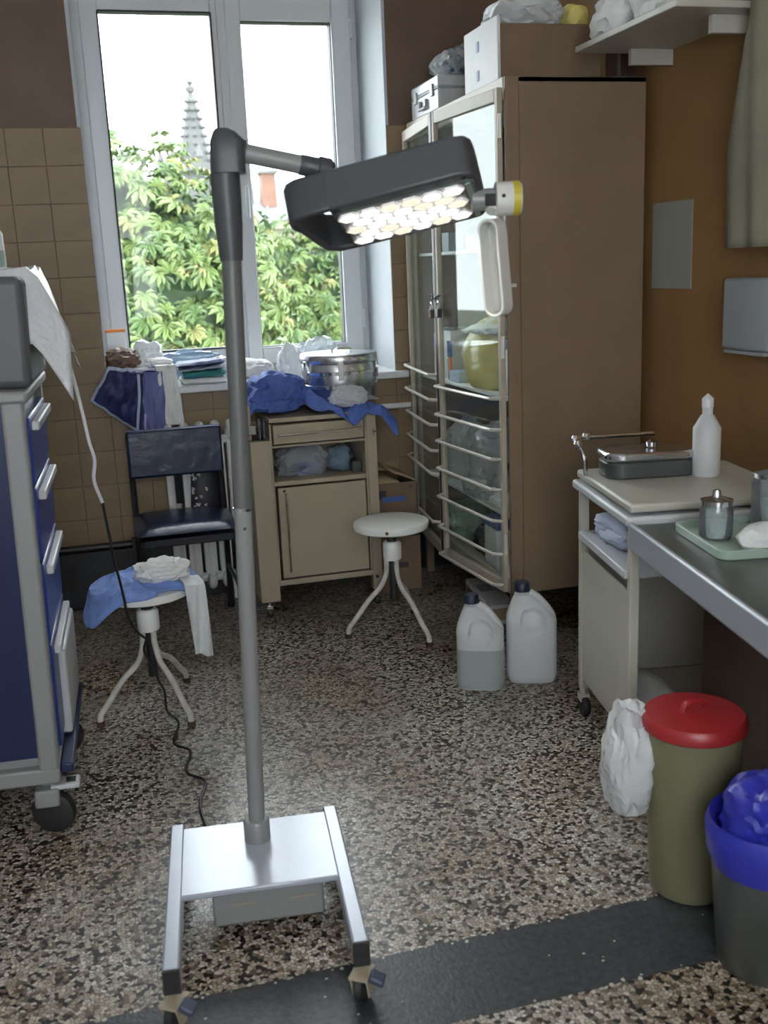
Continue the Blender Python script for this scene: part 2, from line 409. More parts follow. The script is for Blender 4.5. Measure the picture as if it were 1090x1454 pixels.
def tiles(x0, x1, z0, z1, ax, az):
    k0 = math.floor((x0 - ax) / TS); x = ax + k0 * TS
    while x < x1 - .004:
        z = az + math.floor((z0 - az) / TS) * TS
        while z < z1 - .004:
            a, b, c_, d = max(x, x0) + G / 2, min(x + TS, x1) - G / 2, max(z, z0) + G / 2, min(z + TS, z1) - G / 2
            if b - a > .006 and d - c_ > .006: tile(a, b, c_, d)
            z += TS
        x += TS
tiles(-.80, WX0, TZ0, TZ1, WX0, TZ1)
tiles(WX0, WX1, TZ0, WZ0, WX0, TZ1)
tiles(WX1, XR, TZ0, TZ1, WX1, TZ1)
bb = MB().box(XL, XR, WY - .025, WY, 0, .265)
struct(bb.obj('baseboard_back', 'blackpaint', bevel=.006))

# window
win = bpy.data.objects.new('window_1', None); C.objects.link(win); struct(win); win.location = (0, 0, 0)
rv = MB().box(WX0 - .012, WX0 + .002, WY - .001, GY, WZ0, WZ1)
rv.obj('reveal', 'reveal', win)
B(WX1 - .002, WX1 + .012, WY - .001, GY, WZ0, WZ1).obj('reveal', 'reveal', win)
B(WX0, WX1, WY - .001, GY, WZ1 - .004, WZ1 + .01).obj('reveal', 'reveal', win)
B(WX0 - .045, WX1 + .055, WY - .045, GY, .942, .975).obj('sill', 'sill', win, bevel=.006)
def frame(x0, x1, z0, z1, w, y0, y1, name, m='pvc', bev=.006):
    q = MB().box(x0, x0 + w, y0, y1, z0, z1).box(x1 - w, x1, y0, y1, z0, z1).box(x0 + w, x1 - w, y0, y1, z0, z0 + w).box(x0 + w, x1 - w, y0, y1, z1 - w, z1)
    return q.obj(name, m, win, bevel=bev)
frame(WX0, WX1, .975, WZ1, .055, GY - .01, GY + .07, 'frame')
B(.668, .728, GY - .015, GY + .07, .99, WZ1 - .02).obj('mullion', 'pvc', win, bevel=.006)
# left fixed light, right opening sash
def sash(x0, x1, z0, z1, a, b, c_, d, y0, y1):
    return MB().box(x0, a, y0, y1, z0, z1).box(b, x1, y0, y1, z0, z1).box(a, b, y0, y1, z0, c_).box(a, b, y0, y1, d, z1).obj('sash', 'pvc', win, bevel=.006)
sash(.070, .678, 1.02, TRZ - .03, .150, .648, 1.098, 2.605, GY - .02, GY + .05)
sash(.712, 1.295, 1.01, TRZ - .03, .780, 1.205, 1.09, 2.572, GY - .045, GY + .05)
B(WX0 + .05, WX1 - .05, GY - .018, GY + .07, TRZ - .035, TRZ + .045).obj('transom', 'pvc', win, bevel=.006)
sash(.070, .678, TRZ + .03, WZ1 - .04, .140, .640, TRZ + .10, WZ1 - .11, GY - .02, GY + .05)
sash(.712, 1.295, TRZ + .03, WZ1 - .04, .785, 1.215, TRZ + .10, WZ1 - .11, GY - .02, GY + .05)
for a, b, c_, d in ((.150, .648, 1.098, 2.605), (.780, 1.205, 1.09, 2.572), (.140, .640, TRZ + .10, WZ1 - .11), (.785, 1.215, TRZ + .10, WZ1 - .11)):
    g = MB()
    g.box(a - .004, a + .004, GY - .024, GY + .03, c_, d).box(b - .004, b + .004, GY - .024, GY + .03, c_, d).box(a, b, GY - .024, GY + .03, c_ - .004, c_ + .004).box(a, b, GY - .024, GY + .03, d - .004, d + .004)
    g.obj('gasket', 'gasket', win)
    B(a, b, GY + .004, GY + .010, c_, d).obj('pane', 'pane', win)
hd = MB().tube(tube_path([(.752, GY - .05, 1.84), (.752, GY - .075, 1.84), (.752, GY - .078, 1.82), (.752, GY - .076, 1.70)]), .009, 10)
hd.box(.740, .764, GY - .055, GY - .044, 1.79, 1.88)
hd.obj('window_handle', 'pvc', win, bevel=.003)
for z in (1.16, 2.5): B(1.292, 1.306, GY - .05, GY - .02, z, z + .09).obj('hinge', 'pvc', win, bevel=.003)

# ================================================================= OUTSIDE
gr = tag(B(-120, 160, 6, 260, -9.5, -9).obj('ground', 'street'), 'green and grey ground far below the window', 'ground'); struct(gr)
# church spire
sp = thing('church_spire', (6.3, 60, -9), 'weathered stone gothic church spire with crockets beyond the trees', 'church')
def spire_part(z0, z1, r0, r1, n=8, name='shaft', m='stone'):
    return MB().lathe([(r0, z0), (r1, z1)], n=n).obj(name, m, sp, smooth=False)
spire_part(0, 15.9, 1.9, 1.75, name='tower')
spire_part(15.9, 16.3, 2.2, 2.2, name='cornice')
spire_part(16.3, 20.2, .95, .12, name='spire_cone')
for k in range(8):
    a = 2 * math.pi * k / 8
    q = MB()
    for j in range(8):
        z = 16.5 + j * .45; rr = .95 - (z - 16.3) / 3.9 * .83 + .05
        q.lathe([(0, -.12), (.15, -.03), (.13, .08), (0, .14)], (rr * math.cos(a), rr * math.sin(a), z), n=6)
    q.obj('crocket_row', 'stone', sp, smooth=False)['kind'] = 'stuff'
    MB().lathe([(.14, 0), (.14, .9), (.22, 1.0), (0, 1.7)], (1.9 * math.cos(a), 1.9 * math.sin(a), 15.6), n=6).obj('pinnacle', 'stone', sp, smooth=False)
MB().lathe([(0, 20.0), (.26, 20.15), (.3, 20.35), (.1, 20.5), (.22, 20.62), (0, 20.85)], n=8).obj('finial', 'stone', sp)
# building with metal roof and chimney
bl = thing('apartment_house', (0, 0, 0), 'cream plastered house with grey metal roof and brick chimney behind trees', 'building')
B(3.7, 14, 30, 40, -9, 2.62).obj('wall', 'creamwall', bl)
B(3.5, 14.2, 29.7, 40.3, 2.62, 2.86).obj('cornice', 'creamwall', bl)
MB().add([(3.45, 29.6, 2.86), (14.3, 29.6, 2.86), (14.3, 40.4, 2.86), (3.45, 40.4, 2.86), (5.6, 33, 4.2), (12, 33, 4.2), (12, 37, 4.2), (5.6, 37, 4.2)],
         [(0, 1, 5, 4), (1, 2, 6, 5), (2, 3, 7, 6), (3, 0, 4, 7), (4, 5, 6, 7), (3, 2, 1, 0)]).obj('roof', 'slate', bl, smooth=False)
for x in (5.0, 5.55, 6.1, 6.7):
    MB().cyl((x, 29.62, 2.9), (x + .55, 33, 4.22), .04, 6).obj('roof_seam', 'slate', bl)
ch = B(5.05, 5.45, 30.6, 31.2, 3.0, 4.2).obj('chimney', 'brick', bl)
B(4.98, 5.52, 30.53, 31.27, 4.2, 4.28).obj('chimney_cap', 'stone', ch)
MB().cyl((4.75, 31, 3.2), (4.75, 31, 4.0), .09, 8).obj('vent_pipe', 'slate', bl)
for x in (5.2, 7.2, 9.2):
    for z in (-.6, -4): 
        w = B(x, x + 1, 29.96, 30.02, z, z + 1.7).obj('window', 'whitebox', bl); B(x + .08, x + .92, 29.94, 29.97, z + .08, z + 1.62).obj('window_pane', 'glassdark', w)
# chestnut trees
def palmate(mname, L_=.20, seed=0):
    m = MB(); rg = random.Random(seed)
    for k, a in enumerate((-115, -75, -36, 0, 36, 75, 115)):
        l = L_ * (1 - .30 * abs(a) / 115) * rg.uniform(.92, 1.08); w = l * .36; t = R(a)
        d = Vector((math.sin(t), math.cos(t), 0)); s = Vector((d.y, -d.x, 0)); dr = -.30 * l
        pt = lambda u, v, dz: d * (l * u) + s * (w * v) + Vector((0, 0, dz))
        vs = [pt(.02, 0, 0), pt(.42, .36, .02), pt(.42, 0, -.01), pt(.42, -.36, .02), pt(.74, .46, dr * .35 + .02), pt(.74, 0, dr * .4), pt(.74, -.46, dr * .35 + .02), pt(1, 0, dr)]
        m.add(vs, [(0, 2, 1), (0, 3, 2), (1, 2, 5, 4), (2, 3, 6, 5), (4, 5, 7), (5, 6, 7)])
    return m.mesh('leaf', mname, smooth=True, angle=60), m
leaf_sets = [palmate('leaf_a', .165, 1), palmate('leaf_b', .16, 2), palmate('leaf_a', .145, 3), palmate('leaf_c', .12, 4)]
def tree(name, label, c, rad, n_obj, n_stuff, seed, base_z=-9):
    """crown ellipsoid centre c, radii rad"""
    rg = random.Random(seed)
    t = thing(name, (c[0], c[1], base_z), label, 'tree', 'chestnut trees outside the window')
    off = Vector((c[0], c[1], base_z)); cc = Vector(c)
    tk = MB().tube(tube_path([(0, 0, 0), (.1, 0, 3), (-.05, .1, 6), (0, 0, c[2] - base_z + rad[2] * .3)]), [.26 - .18 * i / 24 for i in range(25)], 10); tk.obj('trunk', 'bark', t)
    for k in range(9):
        a = rg.uniform(0, 6.28); z0 = c[2] - base_z - rad[2] * rg.uniform(.1, .7); e = Vector((math.cos(a) * rad[0] * .8, math.sin(a) * rad[1] * .8, z0 + rg.uniform(.3, 1.)))
        MB().tube(tube_path([(0, 0, z0 - .6), e * .5 + Vector((0, 0, z0 * .5 - .1)), e]), [.07 - .05 * i / 16 for i in range(17)], 6).obj('branch', 'bark', t)
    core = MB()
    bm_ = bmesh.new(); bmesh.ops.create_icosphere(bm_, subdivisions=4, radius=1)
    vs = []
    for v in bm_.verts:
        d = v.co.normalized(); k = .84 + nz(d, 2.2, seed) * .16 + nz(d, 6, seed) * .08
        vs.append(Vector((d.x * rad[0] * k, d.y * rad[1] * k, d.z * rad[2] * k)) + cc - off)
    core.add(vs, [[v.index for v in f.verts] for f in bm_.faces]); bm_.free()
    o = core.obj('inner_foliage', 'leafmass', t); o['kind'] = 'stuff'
    spots = []
    for i in range(n_obj + n_stuff):
        d = Vector((rg.gauss(0, 1), rg.gauss(0, 1), rg.gauss(0, 1))).normalized()
        if d.y > .35: d.y = -d.y
        k = .86 + nz(d, 2.2, seed) * .16 + rg.uniform(0, .20)
        p = Vector((d.x * rad[0] * k, d.y * rad[1] * k, d.z * rad[2] * k)) + cc
        nrm = (Vector((d.x, d.y, d.z * .6)) + Vector((rg.gauss(0, .35), rg.gauss(0, .35), rg.uniform(.1, .8)))).normalized()
        spots.append((p, nrm, rg.uniform(0, 6.28), rg.uniform(.75, 1.25), rg.choice((0, 0, 1, 1, 2, 2, 3))))
    # the ones seen largest through the window become objects of their own
    eye = Vector((0, 0, 1.45)); mid = Vector((.75, 5.08, 1.6))
    def score(s):
        d = (s[0] - eye); ax = (mid - eye).normalized(); return d.normalized().dot(ax) - .002 * d.length
    spots.sort(key=score, reverse=True)
    rest = {}
    for i, (p, nrm, a, sc, kind) in enumerate(spots):
        q = nrm.to_track_quat('Z', 'Y').to_matrix().to_4x4() @ Matrix.Rotation(a, 4, 'Z') @ Matrix.Scale(sc, 4)
        M_ = Matrix.Translation(p - off) @ q
        if i < n_obj:
            o = link('leaf', leaf_sets[kind][0], t); o.matrix_local = M_
        else:
            mb = rest.setdefault(kind, MB()); src = leaf_sets[kind][1]
            mb.add([M_ @ Vector(v) for v in src.v], src.f)
    for kind, mb in rest.items():
        o = mb.obj('foliage', leaf_sets[kind][0].materials[0], t, angle=60); o['kind'] = 'stuff'
    return t
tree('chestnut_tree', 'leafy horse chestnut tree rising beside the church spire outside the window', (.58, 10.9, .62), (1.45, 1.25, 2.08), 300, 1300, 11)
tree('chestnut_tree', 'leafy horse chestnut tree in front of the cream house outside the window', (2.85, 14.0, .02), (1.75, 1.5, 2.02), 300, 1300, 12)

# ================================================================= RADIATOR, PIPES
rad = thing('radiator', (.2, 4.53, 0), 'white cast iron sectional radiator under the window sill', 'radiator')
sec = MB()
for y in (-.045, .045):
    sec.tube([(0, y, .13), (0, y, .74)], .017, 8)
sec.tube(tube_path([(0, -.05, .74), (0, -.058, .775), (0, -.03, .80), (0, .03, .80), (0, .058, .775), (0, .05, .74)], 4), .020, 8)
sec.tube(tube_path([(0, -.05, .13), (0, -.05, .09), (0, 0, .075), (0, .05, .09), (0, .05, .13)], 4), .020, 8)
sec.box(-.026, .026, -.056, -.05, .14, .74).box(-.026, .026, -.012, .012, .14, .76)
secm = sec.mesh('section', 'whiteenamel')
for k in range(5):
    o = link('section', secm, rad); o.location = (.06 + k * .068, 0, 0)
for z in (.735, .11): MB().cyl((.06, 0, z), (.06 + 4 * .068, 0, z), .022, 12).obj('connector', 'whiteenamel', rad)
for x in (.09, .30):
    MB().box(x - .01, x + .01, -.02, .02, 0, .09).obj('foot', 'whiteenamel', rad)
tag(MB().tube(tube_path([(1.108, 4.6, .812), (1.2, 4.603, .812), (1.412, 4.603, .812)]), .013, 10).obj('heating_pipe', 'whiteenamel'), 'thin white heating pipe along the tiles behind the steel drum', 'pipe')
pp = MB().tube([(-1.2, 4.585, .292), (-.1, 4.585, .288), (.2, 4.585, .287)], .017, 10)
pp.box(-.75, -.72, 4.57, 4.61, .25, .31).box(.06, .09, 4.565, 4.61, .26, .312)
tag(pp.obj('heating_pipe', 'blackpaint'), 'black painted pipe running along the top of the dark plinth', 'pipe')

# ================================================================= SURGICAL LAMP
lamp = thing('surgical_lamp', (.247, 2.199, 0), 'mobile examination lamp with lit LED head, grey pole and white wheeled base', 'lamp')
LO = Vector((.247, 2.199, 0))
by = R(-6.0)
BM = Matrix.Translation(Vector((.254, 2.296, 0)) - LO) @ Matrix.Rotation(by, 4, 'Z')   # local origin: middle of the rear edge of the base
hw = .203
pl = MB().box(-hw + .028, hw - .028, -.295, -.010, .126, .1400, BM)
pl.obj('base_plate', 'basewhite', lamp, bevel=.004)
for s in (-1, 1):
    x = s * (hw - .016)
    lg = MB().box(x - .0165, x + .0165, -.535, .012, .088, .141, BM).obj('base_leg', 'basewhite', lamp, bevel=.004)
    MB().box(x - .0172, x + .0172, -.5395, -.533, .087, .1415, BM).obj('end_cap', 'blackrubber', lg, bevel=.002)
    for y in (-.505, -.02):
        p = BM @ Vector((x, y - .022, .033)); ax = (BM.to_3x3() @ Vector((1, 0, 0))); ax2 = (Matrix.Rotation(R(-28 if y < -.3 else 30), 3, 'Z') @ ax)
        cs = MB().cyl(BM @ Vector((x, y, .055)), BM @ Vector((x, y, .092)), .010, 12)
        for t in (-.019, .015):
            q = [(-.026, .066), (-.020, .05), (-.012, .018), (.010, .016), (.024, .05), (.026, .066)]
            fw = Vector((-ax2.y, ax2.x, 0))
            vs = [p + ax2 * (t + e) + fw * a + Vector((0, 0, b - .033)) for e in (0, .004) for a, b in q]
            n = len(q); cs.add(vs, [tuple(range(n)), tuple(range(2 * n - 1, n - 1, -1))] + [(i, (i + 1) % n, n + (i + 1) % n, n + i) for i in range(n)])
        cs.add([p + ax2 * a + Vector((-ax2.y, ax2.x, 0)) * b + Vector((0, 0, c_ - .033)) for c_ in (.062, .068) for a, b in ((-.02, -.026), (.02, -.026), (.02, .026), (-.02, .026))],
               [(0, 1, 2, 3), (7, 6, 5, 4), (0, 1, 5, 4), (1, 2, 6, 5), (2, 3, 7, 6), (3, 0, 4, 7)])
        co = cs.obj('caster', 'cream', lamp)
        wm_ = Matrix.Translation(p) @ ax2.to_track_quat('Z', 'Y').to_matrix().to_4x4()
        MB().lathe([(0, -.012), (.026, -.012), (.033, -.007), (.033, .007), (.026, .012), (0, .012)], n=24, M=wm_).obj('wheel', 'darksteel', co)
        if y < -.3:
            fw = Vector((ax2.y, -ax2.x, 0))
            MB().box(-.016, .016, -.016, .016, -.007, .007, Matrix.Translation(p + fw * .006 + ax2 * .034 + Vector((0, 0, .030))) @ Matrix.Rotation(R(-25), 4, 'Z') @ Matrix.Rotation(R(25), 4, 'Y')).obj('brake_lever', 'levergrey', co, bevel=.004)
bx = MB().box(-.108, .140, -.270, -.06, .034, .126, BM).obj('power_box', 'lampgrey', lamp, bevel=.006)
for x in (-.07, .06): MB().box(x, x + .06, -.2725, -.270, .085, .089, BM).obj('slot', 'creamdark', bx)
# pole leans a hair as the floor dips
PT = Vector((.291 - .247, 2.187 - 2.199, 0)); P0 = Vector((0, 0, .137)); P1 = Vector((.046, -.012, 1.70))
at = lambda z: P0.lerp(P1, (z - .137) / (1.70 - .137))
MB().lathe([(.026, .137), (.031, .140), (.031, .186), (.027, .192), (.020, .194)], n=28).obj('pole_collar', 'lampgrey', lamp)
MB().cyl(at(.15), at(.945), .0195, 24).obj('lower_pole', 'lampgrey', lamp)
MB().cyl(at(.943), at(.949), .0215, 24).obj('pole_ring', 'chrome', lamp)
mat('lampgrey_backlit', (0.12, 0.123, 0.123), .42, .1)  # lampgrey darkened: backlit shade of the upper pole put into its colour
up_ = MB().cyl(at(.949), at(1.55), .0205, 24).obj('upper_pole', 'lampgrey_backlit', lamp)
for z in (.905,): MB().cyl(at(z) + Vector((0, -.021, 0)), at(z) + Vector((0, -.017, 0)), .0035, 8).obj('screw', 'blackrubber', lamp)
MB().lathe([(.0235, 0), (.0285, .07), (.0300, .13), (.0300, .172)], n=28).obj('sleeve', 'lampdark', lamp).location = at(1.475)
# elbow hood
e0 = at(1.647); e1 = at(1.735)
el = MB(); ang = R(-8)
EM = Matrix.Translation(e0) @ Matrix.Rotation(ang, 4, 'Z')
n0 = rrect(-.033, .038, -.033, .033, .02, 5); 
prof = []
sect = [(0, n0), (.03, n0), (.062, rrect(-.031, .040, -.032, .032, .02, 5)), (.080, rrect(-.024, .022, -.026, .026, .018, 5)), (.087, rrect(-.019, .012, -.02, .02, .014, 5))]
vs = [EM @ Vector((x, y, z)) for z, pl_ in sect for x, y in pl_]; n = len(n0)
fs = [(i * n + k, i * n + (k + 1) % n, (i + 1) * n + (k + 1) % n, (i + 1) * n + k) for i in range(len(sect) - 1) for k in range(n)] + [tuple(reversed(range(n))), tuple((len(sect) - 1) * n + k for k in range(n))]
el.add(vs, fs).obj('elbow', 'lampdark', lamp, bevel=.003)
# horizontal arm
a0 = e0 + Vector((.03, .004, .042)); a1 = Vector((.505, 2.19, 1.650)) - LO
ad = (a1 - a0).normalized()
MB().cyl(a0, a0 + ad * .008, .026, 20).obj('arm_collar', 'lampdark', lamp)
MB().cyl(a0, a0.lerp(a1, .66), .0195, 20).obj('arm', 'lampgrey', lamp)
MB().tube([a0.lerp(a1, .655), a0.lerp(a1, .67), a0.lerp(a1, .86), a0.lerp(a1, .87), a0.lerp(a1, 1.0), a0.lerp(a1, 1.05)], [.0195, .0215, .0215, .025, .025, .016], 20).obj('arm_joint', 'lampdark', lamp)
# head
HC = Vector((.613, 2.139, 1.587)) - LO
HM = Matrix.Translation(HC) @ Matrix.Rotation(R(-23.6), 4, 'Z') @ Matrix.Rotation(R(-11.1), 4, 'Y') @ Matrix.Rotation(R(-16.3), 4, 'X')
head = bpy.data.objects.new('lamp_head', None); 
L_, W_, T_ = .397, .240, .075
hx0, hx1, hy = -L_ / 2, L_ / 2, W_ / 2; hf = hy + .024
# contour: wide rounded near edge, left end narrowed to a grip
outer = [(hx0 + .100, hf), (hx0 + .055, hf - .004), (hx0 + .028, hf - .03), (hx0 + .008, -.03), (hx0, -.06), (hx0 + .003, -hy + .035), (hx0 + .014, -hy + .014), (hx0 + .036, -hy + .002), (hx0 + .100, -hy)]
inner = [(hx0 + .100, hf - .020), (hx0 + .070, hf - .022), (hx0 + .046, hf - .040), (hx0 + .026, -.01), (hx0 + .018, -.05), (hx0 + .020, -hy + .040), (hx0 + .030, -hy + .026), (hx0 + .05, -hy + .018), (hx0 + .100, -hy + .018)]
body = [(hx0 + .092, -hy), (hx1 - .035, -hy), (hx1 - .012, -hy + .010), (hx1 - .002, -hy + .032), (hx1, -.05), (hx1 - .002, hf - .035), (hx1 - .010, hf - .012), (hx1 - .032, hf), (hx0 + .092, hf)]
hs = MB().prism(body, -T_ / 2, T_ / 2 + .006, HM).ring(outer, inner, -T_ / 2, T_ / 2 + .006, HM, closed=False)
hd_ = hs.obj('head_housing', 'lampdark', lamp, bevel=.010, segs=3)
MB().prism(rrect(hx0 + .096, hx1 - .012, -hy + .030, hf - .012, .016), -T_ / 2 - .003, -T_ / 2 + .02, HM).obj('bezel', 'bezel', hd_, bevel=.002)
px0, px1, py0, py1 = hx0 + .102, hx1 - .034, -hy + .036, hf - .026
MB().prism(rrect(px0, px1, py0, py1, .012), -T_ / 2 - .0045, -T_ / 2 + .01, HM).obj('reflector_plate', 'ledback', hd_)
MB().prism(rrect(hx1 - .031, hx1 - .019, -hy + .04, hf - .03, .004), -T_ / 2 - .006, -T_ / 2 + .01, HM).obj('glass_edge', 'palegreen', hd_)
for x, y in ((hx1 - .03, -hy + .018), (hx0 + .112, -hy + .018)): MB().lathe([(0, -.003), (.004, -.003), (.004, 0)], M=HM @ Matrix.Translation((x, y, -T_ / 2)), n=10).obj('screw', 'blackrubber', hd_)
# hexagonal LED lenses
lens_w = MB().lathe([(.0, -.007), (.010, -.0065), (.017, -.0045), (.0225, -.001), (.0225, .002)], n=6).mesh('led_lens', 'lens_white', smooth=False)
lens_y = MB().lathe([(.0, -.007), (.010, -.0065), (.017, -.0045), (.0225, -.001), (.0225, .002)], n=6).mesh('led_lens', 'lens_warm', smooth=False)
rim = MB().ring([(.0245 * math.cos(k * math.pi / 3), .0245 * math.sin(k * math.pi / 3)) for k in range(6)], [(.0222 * math.cos(k * math.pi / 3), .0222 * math.sin(k * math.pi / 3)) for k in range(6)], -.0045, 0).mesh('lens_rim', 'lens_rim', smooth=False)
rows, cols = 5, 6
for j in range(rows):
    for i in range(cols):
        x = px0 + .022 + i * .0430 + (.0 if j % 2 == 0 else .020); y = py0 + .020 + j * .0362
        if x > px1 - .012 or y > py1 - .012: continue
        warm = (i * 2 + j * 3) % 5 in (1,) or (i, j) in ((2, 0), (3, 1), (2, 4), (4, 4), (1, 3))
        o = link('led_lens', lens_y if warm else lens_w, hd_); o.matrix_local = HM @ Matrix.Translation((x, y, -T_ / 2 - .004))
        o2 = link('lens_rim', rim, o)
for i_ in (-1, 0, 1):
    for j_ in (-1, 1):
        sd = bpy.data.lights.new('led_light', 'SPOT'); sd.energy = 1.1; sd.spot_size = R(105); sd.spot_blend = .6; sd.shadow_soft_size = 0.0; sd.color = (1, .95, .86)
        so = bpy.data.objects.new('led_light', sd); C.objects.link(so); so.parent = hd_
        so.matrix_local = HM @ Matrix.Translation(((px0 + px1) / 2 + i_ * .085, (py0 + py1) / 2 + j_ * .045, -T_ / 2 - .02))
# right pivot, cap and sterilisable grip
pv0 = HM @ Vector((hx1 - .01, .03, -.004)); pvd = Vector((.966, -.259, 0)); pv1 = Vector((.818, 2.045, 1.575)) - LO; pv0 = pv1 - pvd * .05
MB().cyl(pv0, pv1, .022, 20).obj('pivot', 'lampgrey', lamp)
cp1 = pv1 + pvd * .052
cap = MB().tube([pv1 - pvd * .002, pv1, pv1 + pvd * .046, cp1], [.030, .034, .034, .030], 24).obj('pivot_cap', 'handlewhite', lamp)
MB().tube([pv1 + pvd * .034, pv1 + pvd * .049], [.0345, .0345], 24).obj('yellow_sticker', 'yellow', cap)
sc = pv1 + pvd * .012 + Vector((-.0085, -.0325, .004)); MB().cyl(sc, sc + Vector((0, -.003, 0)), .004, 8).obj('screw', 'blackrubber', cap)
sq = pv1 - pvd * .016 + Vector((-.002, -.0235, -.002)); MB().box(sq.x - .012, sq.x + .012, sq.y - .003, sq.y + .004, sq.z - .012, sq.z + .012).obj('locking_knob', 'blackrubber', lamp, bevel=.002)
HT = Vector((.800, 2.030, 1.535)) - LO
gx = Vector((.07, -.02, -1)).normalized(); gz_ = Vector((-.72, -.69, 0)); gz_ = (gz_ - gx * gz_.dot(gx)).normalized(); gy = gz_.cross(gx)
gc = HT + Vector((.010, .008, -.098))
gm = Matrix(((gx.x, gy.x, gz_.x, gc.x), (gx.y, gy.y, gz_.y, gc.y), (gx.z, gy.z, gz_.z, gc.z), (0, 0, 0, 1)))
# stadium ring: local x -> down, local y -> width, local z -> depth
def stad(h, w, n=10):
    p = []
    for k in range(n + 1):
        t = R(-90 + 180 * k / n); p.append((h - w + w * math.cos(t), w * math.sin(t)))
    for k in range(n + 1):
        t = R(90 + 180 * k / n); p.append((-h + w + w * math.cos(t), w * math.sin(t)))
    return p
MB().ring(stad(.100, .023), stad(.094, .0175), -.028, .020, gm).obj('grip', 'handlewhite', lamp, bevel=.002)
MB().prism(stad(.096, .019), -.028, -.024, gm).obj('grip_back', 'handlewhite', lamp)
MB().cyl(pv1 + Vector((-.004, 0, -.01)), HT + Vector((.006, .008, .015)), .014, 12).obj('grip_stem', 'handlewhite', lamp)

# power cable: from the cart over the draped stool to the lamp base
cb = thing('power_cable', (0, 3.1, 0), 'thin black and white power cable coiling down to the lamp base', 'cable')
CO = Vector((0, 3.1, 0))
pw = [(-.135, 3.02, 1.30), (-.132, 3.04, 1.36), (-.118, 3.06, 1.375), (-.098, 3.08, 1.30), (-.074, 3.1, 1.165), (-.060, 3.1, 1.06), (-.052, 3.1, .985), (-.042, 3.1, .93), (-.050, 3.1, .87), (-.033, 3.1, .80)]
pk = [pw[-1], (-.028, 3.1, .74), (-.022, 3.1, .68), (-.018, 3.1, .62), (-.008, 3.12, .55), (.0, 3.16, .47), (.004, 3.17, .42), (.026, 3.19, .355), (.055, 3.2, .32)]
MB().tube([p - CO for p in tube_path(pw)], .0055, 8).obj('white_lead', 'cablewhite', cb)
MB().tube([p - CO for p in tube_path(pk)], .0042, 8).obj('black_lead', 'cableblack', cb)
coil = [(.055, 3.2, .32)]
base = [(.045, 3.22, .27), (.07, 3.26, .20), (.082, 3.30, .135), (.098, 3.28, .10), (.098, 3.22, .055), (.13, 3.19, .02), (.105, 3.06, .012), (.149, 2.99, .009), (.125, 2.86, .008), (.173, 2.78, .008), (.145, 2.655, .008), (.150, 2.52, .008), (.17, 2.42, .012), (.19, 2.33, .05), (.20, 2.26, .075)]
MB().tube([p - CO for p in tube_path(coil + base)], .0042, 8).obj('coiled_lead', 'cableblack', cb)

# ================================================================= STOOLS
def stool(name, loc, seat_r, seat_z, feet, label, rim_chip=True):
    t = thing(name, (*loc, 0), label, 'stool', 'screw stools')
    MB().lathe([(0, -.034), (seat_r * .90, -.034), (seat_r * .985, -.028), (seat_r, -.014), (seat_r * .985, -.003), (seat_r * .93, 0), (0, .001)], (0, 0, seat_z), 48).obj('seat', 'stoolwhite', t)
    MB().cyl((0, 0, seat_z - .11), (0, 0, seat_z - .034), .021, 16).obj('screw_shaft', 'darksteel', t)
    hz = seat_z - .16
    MB().lathe([(.034, 0), (.037, .006), (.037, .066), (.030, .075), (.02, .076)], (0, 0, hz), 28).obj('hub', 'stoolwhite', t)
    MB().cyl((0, 0, hz - .165), (0, 0, hz), .016, 14).obj('spindle', 'darksteel', t)
    for fx, fy in feet:
        d = Vector((fx - loc[0], fy - loc[1], 0)); l = d.length; d /= l
        pts = [d * .026 + Vector((0, 0, hz + .01)), d * .028 + Vector((0, 0, hz - .05)), d * (.045 + .03 * l) + Vector((0, 0, hz - .105)), d * (l * .55) + Vector((0, 0, hz * .47)), d * (l * .84) + Vector((0, 0, hz * .235)), d * (l * .97) + Vector((0, 0, hz * .14)), d * l + Vector((0, 0, .012))]
        lo = MB().tube(tube_path(pts, 6), .0105, 10).obj('leg', 'legwhite', t)
        MB().cyl(d * l + Vector((0, 0, 0)), d * l + Vector((0, 0, .018)), .014, 10).obj('rubber_foot', 'rust', lo)
    if rim_chip:
        a = R(-112); MB().lathe([(0, .001), (.007, 0), (0, -.001)], n=8, M=Matrix.Translation((math.cos(a) * (seat_r + .0005), math.sin(a) * (seat_r + .0005), seat_z - .015)) @ Matrix.Rotation(a, 4, 'Z') @ Matrix.Rotation(R(90), 4, 'Y')).obj('paint_chip', 'rust', t)
    return t
stool('screw_stool', (1.052, 3.80), .151, .468, [(.855, 3.80), (1.130, 3.590), (1.190, 3.985)], 'bare white enamel screw stool beside the cream bedside cabinet')
stool('screw_stool', (.070, 3.37), .160, .452, [(-.119, 3.300), (.172, 3.195), (.190, 3.580)], 'white screw stool covered by a light blue cloth', False)
